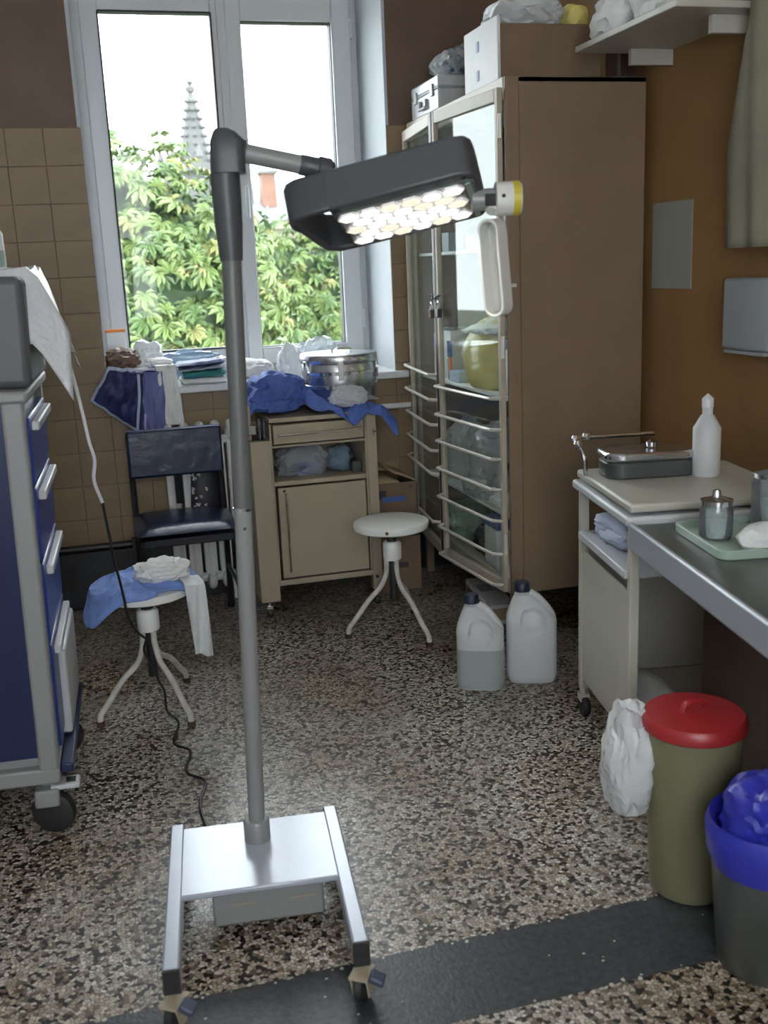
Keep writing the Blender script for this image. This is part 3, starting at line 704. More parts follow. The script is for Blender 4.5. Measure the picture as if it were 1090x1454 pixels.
# blue cloth over the left stool
sc_ = Vector((.070, 3.37, 0)); SR = .163; SZ = .456
def make_folds(seed, n, ext, amp, wid):
    g = random.Random(seed); out = []
    for k in range(n):
        a = g.uniform(0, math.pi); out.append((g.uniform(-ext, ext), g.uniform(-ext, ext), math.cos(a), math.sin(a), amp * g.uniform(.4, 1), wid * g.uniform(.5, 1.3), ext * g.uniform(.25, .8), g.uniform(-4, 4)))
    return out
def folds(x, y, F):
    h = 0
    for (cx_, cy_, ca_, sa_, am, wi, ln, cv) in F:
        dx, dy = x - cx_, y - cy_; t = dx * ca_ + dy * sa_; d_ = -dx * sa_ + dy * ca_ + cv * t * t
        h += am * math.exp(-(d_ / wi) ** 2 - (t / ln) ** 2)
    return h
STF = make_folds(4, 22, .15, .022, .013)
def drape(u, v):
    a = 2 * math.pi * u
    # extent by direction: long flap towards the left, short elsewhere
    dl = .5 + .5 * math.cos(a - R(188)); df = .5 + .5 * math.cos(a - R(5)); dfr = .5 + .5 * math.cos(a - R(262))
    ext = .164 + .150 * dl ** 7 + .040 * df ** 5 + .010 * math.sin(3 * a + 1) + .007 * math.sin(7 * a) - .012 * dfr ** 6
    s = v * ext
    d = Vector((math.cos(a), math.sin(a), 0)); fold = nz((d.x * 3, d.y * 3, v * 2), 1.4, 5)
    if s <= SR - .005:
        p = sc_ + d * s + Vector((0, 0, SZ + .006 + .012 * max(0, nz((d.x * s, d.y * s, 0), 11, 3)) + folds(d.x * s, d.y * s, STF)))
    else:
        k = s - (SR - .005); out = .012 + .02 * (1 - math.exp(-k * 30)) + .028 * fold * min(1, k * 14)
        p = sc_ + d * (SR + out) + Vector((0, 0, SZ + .006 - k * .92))
    return p
tag(MB().grid(72, 26, drape).obj('surgical_drape', 'bluecloth2', solid=.003), 'crumpled light blue cloth draped over the stool seat by the cart', 'cloth')
tag(crumple((.135, 3.35, SZ + .014), (.088, .062, .040), .16, 4.5, 21, 4, ridge=.16).obj('white_rag', 'whitecloth'), 'crumpled white rag lying on the blue cloth of the stool', 'cloth')
def gz(u, v):
    w = .033 * (1 - .12 * v) ; x = .222 + (u - .5) * 2 * w + .014 * v
    z0 = SZ + .020
    if v < .14: y = 3.32 - v / .14 * .085; z = z0 + .002 ; x -= .01 * (1 - v / .14)
    else:
        k = (v - .14) / .86; y = 3.222 - .006 * math.sin(k * 3); z = z0 - k * .235 - (.02 * u if v > .97 else 0)
    return Vector((x, y + .008 * math.sin(u * 9 + v * 5) * min(1, v * 3), z + .004 * nz((u * 3, v * 6, 0), 1, 4)))
tag(MB().grid(14, 40, gz).obj('gauze_strip', 'gauze', solid=.003), 'white gauze strip hanging down from the draped stool seat', 'bandage')

# ================================================================= CHAIR
chair = thing('padded_chair', (.275, 4.165, 0), 'navy vinyl padded chair with dark frame under the window sill', 'chair')
CHO = Vector((.275, 4.18, 0))
def cushion(x0, x1, y0, y1, z0, z1, puff=.012):
    m = MB(); nx, ny = 16, 14
    def fn(sgn):
        def g(u, v):
            x = x0 + (x1 - x0) * u; y = y0 + (y1 - y0) * v
            e = min(1, 8 * min(u, 1 - u)) ** .5 * min(1, 8 * min(v, 1 - v)) ** .5
            zc = (z0 + z1) / 2
            return Vector((x, y, zc + sgn * ((z1 - z0) / 2 * e + puff * math.sin(math.pi * u) * math.sin(math.pi * v) * (1 if sgn > 0 else 0))))
        return g
    m.grid(nx, ny, fn(1)); m.grid(nx, ny, fn(-1)); return m
cushion(-.205, .195, -.185, .215, .440, .482).obj('seat', 'navyvinyl', chair)
bk = Matrix.Translation((0, .165, 0)) @ Matrix.Rotation(R(-3), 4, 'X')
bmx = MB().prism(rrect(-.200, .195, .625, .825, .012), -.022, .022, bk @ Matrix.Rotation(R(90), 4, 'X'))
bmx.obj('backrest', 'navyvinyl', chair, bevel=.010, segs=3)
MB().tube([bk @ Vector((-.198, 0, .824)), bk @ Vector((.193, 0, .824))], .004, 8).obj('piping', 'periwinkle', chair)
for x in (-.19, .185):
    MB().tube([(x, .225, .02), (x, .205, .44), bk @ Vector((x, .028, .64)), bk @ Vector((x, .028, .80))], .013, 8).obj('rear_leg', 'navyframe', chair)
    MB().tube([(x, -.165, .0), (x, -.165, .44)], .013, 8).obj('front_leg', 'navyframe', chair)
    MB().tube([(x, -.165, .20), (x, .212, .20)], .009, 8).obj('stretcher', 'navyframe', chair)
MB().tube([bk @ Vector((.0, .018, .50)), bk @ Vector((.0, .018, .66))], .016, 8).obj('back_strut', 'navyframe', chair)
MB().box(-.19, .185, -.17, .21, .408, .440).obj('seat_frame', 'navyframe', chair, bevel=.004)
for (x, y) in ((-.19, .225), (.185, .225)): MB().cyl((x, y, 0), (x, y, .025), .015, 8).obj('glide', 'blackrubber', chair)
# black bag with a white floral print, behind the chair
bag = thing('tote_bag', (.40, 4.446, .30), 'black tote bag with small white flower print hanging behind the chair', 'bag')
def bagp(sgn):
    def g(u, v):
        w = .085 - .035 * v; e = math.sin(math.pi * min(max(u, .02), .98)) ** .5
        return Vector((-.005 + (u - .5) * 2 * w, sgn * .021 * e * (1 - .5 * v), v * .42))
    return g
MB().grid(12, 12, bagp(1)).grid(12, 12, bagp(-1)).obj('bag_body', 'blackbag', bag)
rg = random.Random(5)
fl_ = MB()
for k in range(26):
    x = -.062 + rg.random() ** 1.6 * .06; z = rg.uniform(.08, .38)
    for p in range(4):
        a = p * 1.57 + rg.random(); s = rg.uniform(.003, .006)
        fl_.lathe([(0, .0012), (s * .7, .001), (0, -.001)], (x + s * math.cos(a), -.0225 - .0005 * p, z + s * math.sin(a)), 6, Matrix.Rotation(R(90), 3, 'X').to_4x4())
o = fl_.obj('flower_print', 'whiteprint', bag); o['kind'] = 'stuff'
MB().tube(tube_path([(-.04, 0, .41), (-.03, 0, .47), (.0, 0, .49), (.03, 0, .47), (.035, 0, .41)]), .005, 8).obj('bag_handle', 'blackbag', bag)

# ================================================================= BEDSIDE CABINET
bd = thing('bedside_cabinet', (.825, 4.16, 0), 'cream metal bedside cabinet with drawer, open shelf and door on castors', 'cabinet')
# local: x -0.27..0.275, front at y=0, back y=.39
b_ = MB()
b_.box(-.178, -.170, .0, .385, .135, .835).box(.227, .235, .0, .385, .135, .835)       # inner sides
b_.box(-.170, .227, .375, .385, .135, .835).box(-.170, .227, .006, .375, .135, .150).box(-.170, .227, .004, .375, .572, .592)
b_.box(-.170, .227, .004, .375, .735, .745)
b_.obj('carcass', 'cream', bd, bevel=.002)
# front stiles reaching down to the castors
s1 = MB().box(-.262, -.178, -.006, .030, .072, .770).box(-.262, -.256, .03, .385, .072, .770).box(-.262, -.178, .355, .385, .072, .80)
s1.obj('left_stile', 'cream', bd, bevel=.003)
s2 = MB().box(.235, .278, -.006, .030, .072, .842).box(.272, .278, .03, .385, .072, .842).box(.235, .278, .355, .385, .072, .842)
s2.obj('right_stile', 'cream', bd, bevel=.003)
MB().box(-.180, .280, -.012, .392, .842, .862).obj('top_board', 'cream', bd, bevel=.004)
MB().box(-.272, -.250, .01, .385, .775, .915).obj('side_guard', 'cream', bd, bevel=.004)
MB().box(-.250, -.178, .02, .385, .765, .772).obj('recess_shadow_floor', 'blackpaint', bd)  # shadow inside the recess painted as a black floor
br = MB().box(-.268, -.232, -.014, .0, .800, .838).obj('bracket', 'chrome', bd, bevel=.004)
MB().tube([(-.215, .02, .775), (-.215, .02, .86)], .006, 8).tube([(-.198, .02, .775), (-.198, .02, .86)], .006, 8).obj('guard_rail', 'chrome', bd)
dr = MB().box(-.164, .221, -.010, .33, .752, .832).obj('drawer', 'cream', bd, bevel=.003)
MB().tube(tube_path([(-.135, -.010, .792), (-.135, -.028, .792), (-.12, -.032, .792), (.19, -.032, .796), (.205, -.028, .796), (.205, -.010, .796)], 4), .005, 8).obj('drawer_handle', 'chrome', dr)
do = MB().box(-.160, .219, -.010, .004, .172, .566).obj('door', 'cream', bd, bevel=.003)
MB().tube(tube_path([(-.130, -.010, .535), (-.130, -.028, .535), (-.130, -.032, .52), (-.130, -.032, .23), (-.130, -.028, .212), (-.130, -.010, .212)], 4), .0045, 8).obj('door_handle', 'chrome', do)
MB().cyl((-.134, -.010, .553), (-.134, -.014, .553), .006, 10).obj('lock', 'darksteel', do)
MB().box(.262, .265, -.008, -.005, .755, .785).obj('latch_slot', 'darksteel', bd)
MB().cyl((.270, -.006, .772), (.270, -.009, .772), .004, 8).obj('keyhole', 'darksteel', bd)
MB().box(-.178, .235, -.008, .012, .142, .164).obj('plinth_rail', 'cream', bd, bevel=.002)
for x in (-.185, .240):
    MB().cyl((x + .012, -.006, .132), (x + .012, -.012, .132), .007, 10).obj('bumper', 'blackrubber', bd)
for x in (-.225, .255):
    for y in (.015, .35):
        c_ = MB().cyl((x, y, .05), (x, y, .075), .006, 8).box(x - .014, x + .014, y - .012, y + .012, .030, .055).obj('castor', 'chrome', bd, bevel=.002)
        MB().lathe([(0, -.010), (.020, -.010), (.022, -.006), (.022, .006), (.020, .010), (0, .010)], n=18, M=Matrix.Translation((x, y, .022)) @ Matrix.Rotation(R(90), 4, 'Y')).obj('castor_wheel', 'darksteel', c_)
# plastic bag on the open shelf
tag(crumple((.80, 4.30, .5925), (.115, .085, .090), .14, 3.5, 31, 4, ridge=.16, top=.5).obj('plastic_bag', 'clearfilm'), 'clear plastic bag stuffed on the open shelf of the bedside cabinet', 'bag')
tag(crumple((.815, 4.285, .597), (.062, .05, .030), .12, 4, 32, 3).obj('blue_bundle', 'bluecloth'), 'small blue bundle inside the clear bag on the cabinet shelf', 'cloth')
tag(crumple((.975, 4.32, .5925), (.062, .07, .062), .14, 4, 33, 3, ridge=.14).obj('plastic_bag', 'bluefilm'), 'bluish plastic bag at the right side of the cabinet shelf', 'bag')
tag(B(1.005, 1.045, 4.21, 4.30, .5925, .64).obj('dark_case', 'darktop', bevel=.004), 'small dark case at the corner of the bedside shelf', 'case')

# things on top of the bedside cabinet
TZ = .8625
BDF = make_folds(12, 34, .30, .030, .020)
def blue(u, v):
    x = .570 + u * .615; y = 4.150 + v * .36
    pile = math.exp(-((u - .20) / .18) ** 2) * .070 * math.exp(-((v - .42) / .40) ** 2) + math.exp(-((u - .42) / .14) ** 2) * .060 * math.exp(-((v - .45) / .42) ** 2)
    z = TZ + .006 + pile * (1 + .25 * nz((u * 6, v * 5, 2), 1.5, 3)) + .018 * max(0, nz((u * 3, v * 3, 0), 2.3, 4)) + (.35 if (.86 < x < 1.165 and y > 4.24) else 1.) * folds(x - .86, y - 4.30, BDF)
    # front edge hangs over at the right part
    if u > .40:
        k = min(1, (u - .40) / .25)
        y -= k * .035 * (1 - v)
        if v < .30: z -= k * (1 - v / .30) ** 1.3 * (.045 + .02 * math.sin(u * 21)); y -= .012 * k
    else:
        y += .05 * (1 - v) * (1 - u)
    if x > 1.10:
        k = (x - 1.10); x = 1.112 + k * .85; z = min(z, TZ + .012) - k * .55 * (1.15 - .5 * v) + .012 * math.sin(v * 12)
        x += .012 * math.sin(v * 9)
    if u < .05: z -= (.05 - u) * .4
    return Vector((x, y, z))
bdr = MB().grid(130, 72, blue).obj('surgical_drape', 'bluecloth', solid=.003)
crumple((.705, 4.285, TZ + .012), (.120, .095, .098), .16, 3.2, 43, 4, ridge=.22).obj('cloth_heap', 'bluecloth', bdr)
tag(bdr, 'crumpled royal blue cloth spread over the top of the bedside cabinet', 'cloth')
tag(crumple((1.005, 4.215, TZ + .020), (.085, .050, .048), .15, 4, 41, 4, ridge=.15).obj('white_rag', 'whitefilm'), 'crumpled white plastic wrap on the blue cloth before the steel drum', 'bag')
# steel sterilising drum
dm = thing('sterilizing_drum', (1.012, 4.405, .897), 'round polished steel sterilizing drum with flat lid on the bedside cabinet', 'drum')
MB().lathe([(0, 0), (.160, 0), (.163, .004), (.163, .165), (.161, .168), (0, .168)], n=56).obj('drum_body', 'steel', dm)
MB().lathe([(.1635, .05), (.1665, .052), (.1665, .066), (.1635, .068)], n=56).obj('band', 'chrome', dm)
MB().lathe([(.1635, .11), (.166, .112), (.166, .124), (.1635, .126)], n=56).obj('band', 'chrome', dm)
ld = MB().lathe([(.168, .158), (.170, .162), (.170, .190), (.166, .196), (.06, .199), (0, .199)], n=56).obj('lid', 'steel', dm)
MB().tube(tube_path([(-.03, -.02, .199), (-.03, -.02, .212), (.0, -.025, .214), (.05, -.01, .212), (.05, -.01, .199)], 5), .005, 8).obj('lid_handle', 'chrome', ld)
for a in (-160, -100, -30):
    t = R(a); MB().box(-.012, .012, -.004, .004, .09, .17, Matrix.Translation((math.cos(t) * .171, math.sin(t) * .171, 0)) @ Matrix.Rotation(t + R(90), 4, 'Z')).obj('clasp', 'chrome', dm, bevel=.002)
B(.86, 1.16, 4.28, 4.535, .867, .896)
tag(MB().box(.875, 1.150, 4.270, 4.53, .8935, .8965).obj('steel_tray', 'steel', bevel=.001), 'flat steel tray under the round drum on the blue cloth', 'tray')

# ================================================================= WINDOW SILL THINGS
SLZ = .9755
def hang(x0, x1, z_top, z_bot, ysill=4.76, yout=4.566, amp=.008, seed=0, skew=0., flare=0.):
    """cloth lying on the sill and falling over its front edge"""
    def fn(u, v):
        x = x0 + (x1 - x0) * u + skew * max(0, v - .35) + flare * (u - .5) * max(0, v - .35)
        if v < .35: y = ysill + (yout - .01 - ysill) * v / .35; z = z_top + .012 * nz((x * 8, v * 4, 0), 1.5, seed)
        else:
            k = (v - .35) / .65; y = yout - .012 * math.sin(k * 2.2); z = z_top - k * (z_top - z_bot)
        return Vector((x + amp * nz((u * 3, v * 2, 2), 2, seed), y + amp * 1.2 * nz((u * 5, v * 3, 0), 1.6, seed + 1) - amp, z))
    return MB().grid(26, 40, fn)
gown = thing('surgical_gown', (.10, 4.60, .78), 'navy blue gown bundle with pale edging hanging over the window sill', 'gown')
GO = Vector((.10, 4.60, .78))
def kite(w, y_off, z_off, seed, amp, shrink=0):
    # corners of the hanging flap as seen from the room
    tl, tr, br, bl_ = Vector((.035, 4.53, 1.085)), Vector((.190, 4.53, 1.06)), Vector((.165, 4.52, .770)), Vector((-.055, 4.535, .945))
    cen = (tl + tr + br + bl_) / 4
    tl, tr, br, bl_ = [cen + (p - cen) * (1 - shrink) for p in (tl, tr, br, bl_)]
    def fn(u, v):
        p = (tl * (1 - u) + tr * u) * (1 - v) + (bl_ * (1 - u) + br * u) * v
        bul = math.sin(math.pi * min(1, max(0, u))) * math.sin(math.pi * v) * .035
        return p + Vector((.006 * nz((u * 4, v * 4, 0), 1.5, seed), y_off - bul + amp * nz((u * 6, v * 2, 0), 1.6, seed), .006 * nz((u * 4, v * 4, 3), 1.5, seed))) - GO
    return MB().grid(26, 26, fn)
kite(1, .006, 0, 3, .022).obj('edging', 'paleblue', gown, solid=.004)
kite(1, -.012, 0, 3, .022, .12).obj('gown_fabric', 'navycloth', gown, solid=.004)
def strap(pts): return MB().tube([Vector(p) - GO for p in tube_path(pts)], .006, 8)
strap([(.155, 4.475, 1.05), (.150, 4.455, .96), (.138, 4.455, .88), (.128, 4.47, .80)]).obj('tie', 'paleblue', gown)
MB().grid(12, 14, lambda u, v: Vector((.03 + u * .20, 4.53 + v * .2, 1.06 + .02 * math.sin(v * 3) + .01 * nz((u * 4, v * 4, 0), 1.5, 9) - .07 * v)) - GO).obj('upper_fold', 'paleblue', gown, solid=.006)
tag(hang(.130, .262, 1.050, .770, amp=.014, seed=14, yout=4.545, skew=-.015).obj('surgical_drape', 'periwinkle', solid=.004), 'violet blue sheet hanging over the sill between gown and white towel', 'cloth')
tag(hang(.232, .318, 1.072, .815, amp=.004, seed=15, yout=4.548, skew=.030).obj('paper_towel', 'whitecloth', solid=.006), 'long white towel strip hanging over the window sill above the radiator', 'towel')
tag(crumple((.10, 4.74, 1.06), (.075, .06, .048), .16, 5, 51, 4, ridge=.2).obj('brown_bundle', 'brownstuff'), 'crumpled brown bundle lying atop the gown by the left reveal', 'bundle')
tag(B(.045, .235, 4.66, 4.86, SLZ, 1.058).obj('supply_box', 'whitebox', bevel=.006), 'white box on the sill under the brown bundle', 'box')
tag(crumple((.215, 4.83, 1.05), (.07, .06, .07), .15, 4, 52, 4, ridge=.18).obj('plastic_bag', 'whitefilm'), 'white plastic bag beside the brown bundle on the sill', 'bag')
tag(crumple((.255, 4.66, 1.058), (.06, .05, .026), .15, 4, 53, 3, ridge=.18).obj('white_rag', 'whitecloth'), 'small crumpled white cloth on top of the hanging towel strip', 'cloth')
tag(MB().lathe([(.032, 0), (.038, .095), (.041, .098), (.041, .106), (.037, .106), (.031, .004), (0, .004)], (.075, 4.90, 1.10 - .124), 24).obj('plastic_cup', 'film'), 'translucent plastic cup in the left corner of the window', 'cup')
tg = thing('paper_bag', (.085, 4.93, SLZ), 'white paper bag with orange rim leaning in the left window corner', 'bag')
MB().box(-.042, .045, -.02, .03, 0, .245).obj('bag_body', 'paper', tg, bevel=.004); MB().box(-.043, .046, -.021, .031, .232, .246).obj('orange_rim', 'orange', tg, bevel=.003)
# folded packs
tag(B(.345, .545, 4.63, 4.80, SLZ, 1.000).obj('folded_sheet', 'whitecloth', bevel=.010, segs=3), 'folded white sheet at the bottom of the sill stack', 'sheet')
def foldp(x0, x1, y0, y1, z, h, m, name, label, tail=True):
    q = MB()
    def fn(s):
        return lambda u, v: Vector((x0 + (x1 - x0) * u, y0 + (y1 - y0) * v - .01 * u, z + h / 2 + s * h / 2 * min(1, 12 * min(u, 1 - u, v, 1 - v)) ** .5 + .005 * nz((u * 4, v * 3, 0), 1.5, 60 + int(z * 100)) + .010 * u))
    q.grid(18, 12, fn(1)).grid(18, 12, fn(-1))
    return tag(q.obj(name, m), label, 'cloth')
foldp(.350, .550, 4.62, 4.79, 1.0005, .024, 'teal', 'folded_drape', 'folded teal cloth in the middle of the stack on the sill')
foldp(.338, .535, 4.625, 4.79, 1.032, .012, 'paper', 'folded_paper', 'white paper sheet between teal and navy folded cloths')
foldp(.330, .545, 4.615, 4.79, 1.047, .022, 'navycloth', 'folded_drape', 'folded navy cloth on top of the stack on the sill')
tag(crumple((.40, 4.95, SLZ), (.20, .06, .072), .14, 4, 61, 4, ridge=.2).obj('plastic_bag', 'bluefilm'), 'bluish clear plastic film piled against the left window pane', 'bag')
tag(crumple((.555, 4.76, SLZ), (.075, .07, .062), .12, 4, 62, 4, ridge=.18).obj('plastic_bag', 'film'), 'crumpled clear plastic bag on the sill behind the lamp pole', 'bag')
tag(crumple((.690, 4.74, SLZ), (.085, .075, .052), .10, 3.5, 63, 4, ridge=.12).obj('white_bundle', 'whitecloth'), 'flat white cloth bundle on the sill between the plastic bags', 'bundle')
tag(crumple((.850, 4.70, SLZ), (.060, .055, .088), .12, 4, 64, 4, ridge=.16, top=.5).obj('plastic_bag', 'whitefilm'), 'tall knotted white plastic bag standing beside the steel drum', 'bag')
tag(crumple((1.02, 4.90, SLZ), (.11, .06, .085), .15, 4.5, 65, 4, ridge=.22).obj('plastic_bag', 'clearfilm'), 'clear crumpled plastic bag on the sill behind the drum lid', 'bag')

# ================================================================= CARTONS
ct = thing('cardboard_box', (1.217, 4.462, 0), 'brown cardboard box with open flaps between bedside cabinet and glass cupboard', 'box')
hw_, hd2, hh = .106, .150, .505
t_ = .004
cx = MB().box(-hw_, hw_, -hd2, -hd2 + t_, .255, hh).box(-hw_, hw_, hd2 - t_, hd2, .255, hh).box(-hw_, -hw_ + t_, -hd2, hd2, .255, hh).box(hw_ - t_, hw_, -hd2, hd2, .255, hh).box(-hw_, hw_, -hd2, hd2, .255, .26)
cx.obj('box_body', 'carddark', ct)
def flap(p0, p1, d, name='flap'):
    p0, p1, d = Vector(p0), Vector(p1), Vector(d)
    return MB().grid(1, 4, lambda u, v: p0.lerp(p1, u) + d * v + Vector((0, 0, -.012 * v * v))).obj(name, 'cardinside', ct, solid=.004)
flap((-hw_, -hd2, hh), (-hw_, hd2, hh), (.130, .0, .014))
flap((hw_, -hd2, hh), (hw_, hd2, hh), (-.105, .02, .055))
flap((-hw_, hd2, hh), (hw_, hd2, hh), (0, .0, .05))
MB().box(-.112, -.04, -hd2 - .001, -hd2, .435, .475).obj('printed_label', 'printdark', ct); MB().box(.07, .082, -hd2 - .001, -hd2, .48, .49).obj('printed_mark', 'printdark', ct)
MB().box(-.06, .05, -hd2 - .0012, -hd2, .42, .445).obj('tape', 'bluebox', ct)
ct2 = thing('cardboard_box', (1.217, 4.462, 0), 'closed brown cardboard box underneath the open carton', 'box')
MB().box(-.112, .112, -.155, .15, 0, .2545).obj('box_body', 'carddark', ct2, bevel=.003); MB().box(-.05, .05, -.157, -.155, .11, .135).obj('hand_hole', 'printdark', ct2)

# ================================================================= GLASS CUPBOARD
CX0, CX1, CY0, CY1, CZ0, CZ1 = 1.42, 1.955, 3.45, 4.585, .215, 2.06
cu = thing('glass_cupboard', (CX0, CY0, 0), 'tall beige cupboard with two chained glass doors and curved rails', 'cupboard')
CU = Vector((CX0, CY0, 0))
def cbox(x0, x1, y0, y1, z0, z1): return MB().box(x0 - CU.x, x1 - CU.x, y0 - CU.y, y1 - CU.y, z0, z1)
cbox(CX0 + .018, CX1, CY0, CY0 + .018, CZ0, CZ1).obj('side_panel', 'cabside', cu, bevel=.003)
cbox(CX0 - .002, CX0 + .05, CY0 - .008, CY0 + .012, CZ0, CZ1).obj('corner_post', 'cabside', cu, bevel=.006)
cbox(CX0 + .018, CX1, CY1 - .018, CY1, CZ0, CZ1).obj('side_panel', 'cabside', cu, bevel=.003)
cbox(CX0 + .01, CX1, CY0, CY1, CZ1 - .02, CZ1).obj('top_panel', 'cabfront', cu, bevel=.003)
cbox(CX0 + .01, CX1, CY0 + .018, CY1 - .018, CZ0, CZ0 + .02).obj('bottom_panel', 'cabfront', cu)
cbox(CX1 - .012, CX1, CY0 + .018, CY1 - .018, CZ0 + .02, CZ1 - .02).obj('back_panel', 'cabinside', cu)
cbox(CX0 - .004, CX0 + .018, CY0 + .01, CY1, CZ1 - .075, CZ1).obj('top_fascia', 'cabfront', cu, bevel=.003)
cbox(CX0 - .004, CX0 + .018, CY0 + .01, CY1, CZ0, CZ0 + .045).obj('bottom_fascia', 'cabfront', cu, bevel=.003)
cbox(CX0, CX0 + .018, CY1 - .03, CY1, CZ0, CZ1).obj('corner_post', 'cabfront', cu, bevel=.003)
for (x, y) in ((CX0 + .03, CY0 + .03), (CX1 - .03, CY0 + .03), (CX0 + .03, CY1 - .03), (CX1 - .03, CY1 - .03)):
    cbox(x - .018, x + .018, y - .018, y + .018, 0, CZ0).obj('leg', 'cabside', cu, bevel=.003)
cbox(CX0 + .01, CX0 + .03, CY0 - .011, CY0 - .007, 1.36, 1.372).obj('strip_joint', 'railmetal', cu)
shelf_z = [.50, .955, 1.50]
for i, z in enumerate(shelf_z):
    cbox(CX0 + .03, CX1 - .012, CY0 + .018, CY1 - .018, z - .012, z).obj('shelf', 'cabinside', cu)
DL = (CY1 - CY0) / 2 - .008
def door(hinge_y, sgn, ang, rails, name='glass_door'):
    """hinged at one end of the front, sgn=+1 runs towards +y"""
    d = bpy.data.objects.new(name, None)
    M_ = Matrix.Translation(Vector((CX0 - .008, hinge_y, 0)) - CU) @ Matrix.Rotation(ang, 4, 'Z')
    y = lambda a: sgn * a
    def db(x0, x1, a, b, z0, z1): return MB().box(x0, x1, min(y(a), y(b)), max(y(a), y(b)), z0, z1, M_)
    z0, z1 = CZ0 + .012, CZ1 - .035
    fr = MB()
    for a, b, c_, e in ((0, .022, z0, z1), (DL - .026, DL, z0, z1), (.022, DL - .026, z0, z0 + .045), (.022, DL - .026, z1 - .045, z1)):
        fr.box(-.020, 0, min(y(a), y(b)), max(y(a), y(b)), c_, e, M_)
    f = fr.obj(name, 'railmetal' if False else 'cabfront', cu, bevel=.003)
    db(-.012, -.008, .020, DL - .024, z0 + .04, z1 - .04).obj('glass_pane', 'cabglass', f)
    db(-.022, -.006, DL - .004, DL + .006, z0, z1).obj('edge_strip', 'darksteel', f)
    for z in rails:
        pts = [(-.018, y(.012), z), (-.030, y(.014), z), (-.046, y(.035), z), (-.052, y(.075), z), (-.052, y(DL - .075), z), (-.046, y(DL - .035), z), (-.030, y(DL - .016), z), (-.018, y(DL - .014), z)]
        MB().tube([M_ @ p for p in tube_path(pts, 4)], .0068, 8).obj('rail', 'railmetal', f)
    for z in (.42, 1.15, 1.9):
        MB().cyl(M_ @ Vector((-.012, y(-.004), z - .04)), M_ @ Vector((-.012, y(-.004), z + .04)), .008, 10).obj('hinge', 'railmetal', f)
    return M_
M1 = door(CY0 + .006, 1, R(5.5), [.965, .850, .740, .625, .505, .375, .255])
M2 = door(CY1 - .006, -1, R(-5.5), [1.005, .900, .795, .685, .585, .375])
# chain and padlocks between the doors
mid = Vector((CX0 - .085, (CY0 + CY1) / 2, 1.30))
for k, (dy, dz, nm) in enumerate(((-.045, -.035, 'steel padlock hanging from the near cupboard door'), (.045, -.040, 'brass padlock hanging from the far cupboard door'))):
    p = thing('padlock', mid + Vector((.0, dy, dz)), nm, 'padlock', 'padlocks on the cupboard')
    MB().box(-.010, .010, -.018, .018, -.024, .010).obj('lock_body', 'darksteel' if k == 0 else 'rust', p, bevel=.003)
    MB().tube(tube_path([(0, -.012, .008), (0, -.012, .028), (0, 0, .04), (0, .012, .028), (0, .012, .008)], 5), .0035, 8).obj('shackle', 'chrome', p)
chn = thing('chain', mid + Vector((-.0, 0, .015)), 'short dark chain looped between the cupboard doors', 'chain')
for k in range(7):
    a = (k - 3) * .017
    el_ = MB(); pts = [(0 if k % 2 else .007 * math.sin(t), a + .0125 * math.cos(t), .004 * abs(k - 3) + (.007 * math.sin(t) if k % 2 else 0)) for t in [2 * math.pi * j / 10 for j in range(11)]]
    el_.tube(pts, .0028, 6, caps=False).obj('link', 'darksteel', chn)

# cupboard contents
cz = lambda i: shelf_z[i] + .0005
yb = thing('waste_bag', (1.555, 3.90, cz(1)), 'yellow plastic bag stuffed with white waste behind the glass door', 'bag')
def yel(sgn=1):
    b2 = bmesh.new(); bmesh.ops.create_icosphere(b2, subdivisions=4, radius=1); vs = []
    for v in b2.verts:
        d = v.co.normalized(); n = .10 * nz(d, 1.6, 71) + .05 * math.sin(math.atan2(d.y, d.x) * 9 + d.z * 2) * (1 - abs(d.z)) + .05 * nz(d, 6, 72)
        z = max(-.62, d.z * (1 + n)); vs.append(Vector((d.x * (1 + n) * .13, d.y * (1 + n) * .19, (z + .62) * .175)))
    return MB().add(vs, [[v.index for v in f.verts] for f in b2.faces])
yel().obj('bag_body', 'yellowbag', yb)
MB().grid(24, 18, lambda u, v: Vector((-.10 + .2 * v, -.15 + .29 * u, .225 + .05 * math.sin(math.pi * u) * math.sin(math.pi * v) + .015 * nz((u * 4, v * 4, 0), 1.7, 73)))).obj('white_waste', 'whitecloth', yb, solid=.01)
tag(crumple((1.54, 3.60, cz(1)), (.075, .085, .11), .14, 4, 74, 4, ridge=.15).obj('paper_pile', 'paper'), 'crumpled white packaging piled beside the yellow bag', 'packaging')
tag(B(1.48, 1.60, 3.56, 3.66, cz(1) + .172, cz(1) + .212).obj('instrument_case', 'bluebox', bevel=.004), 'small dark blue case on the white packaging in the cupboard', 'case')
tag(B(1.66, 1.80, 3.50, 3.64, cz(1), cz(1) + .11).obj('white_carton', 'whitebox', bevel=.003), 'white carton at the near end of the middle shelf', 'box')
bx1 = thing('storage_box', (1.56, 4.38, cz(1)), 'white plastic box with a pink edge on the cupboard shelf', 'box')
MB().box(-.07, .08, -.10, .12, 0, .21).obj('box_body', 'whitebox', bx1, bevel=.004); MB().box(-.074, -.068, .06, .122, .0, .19).obj('pink_edge', 'pink', bx1); MB().box(-.075, .085, -.105, .125, .21, .225).obj('box_lid', 'clearglass', bx1, bevel=.003)
sx = thing('scissors', (1.475, 4.24, cz(1)), 'blue and orange handled tool standing before the white box', 'tool')
MB().tube([(0, 0, .0), (0, .01, .10)], .008, 8).obj('orange_grip', 'orange', sx); MB().tube([(0, .01, .10), (0, .012, .17)], .012, 8).obj('blue_grip', 'bluebox', sx); MB().tube([(-.004, .01, 0), (-.006, .022, .09)], .004, 6).obj('blade', 'chrome', sx)
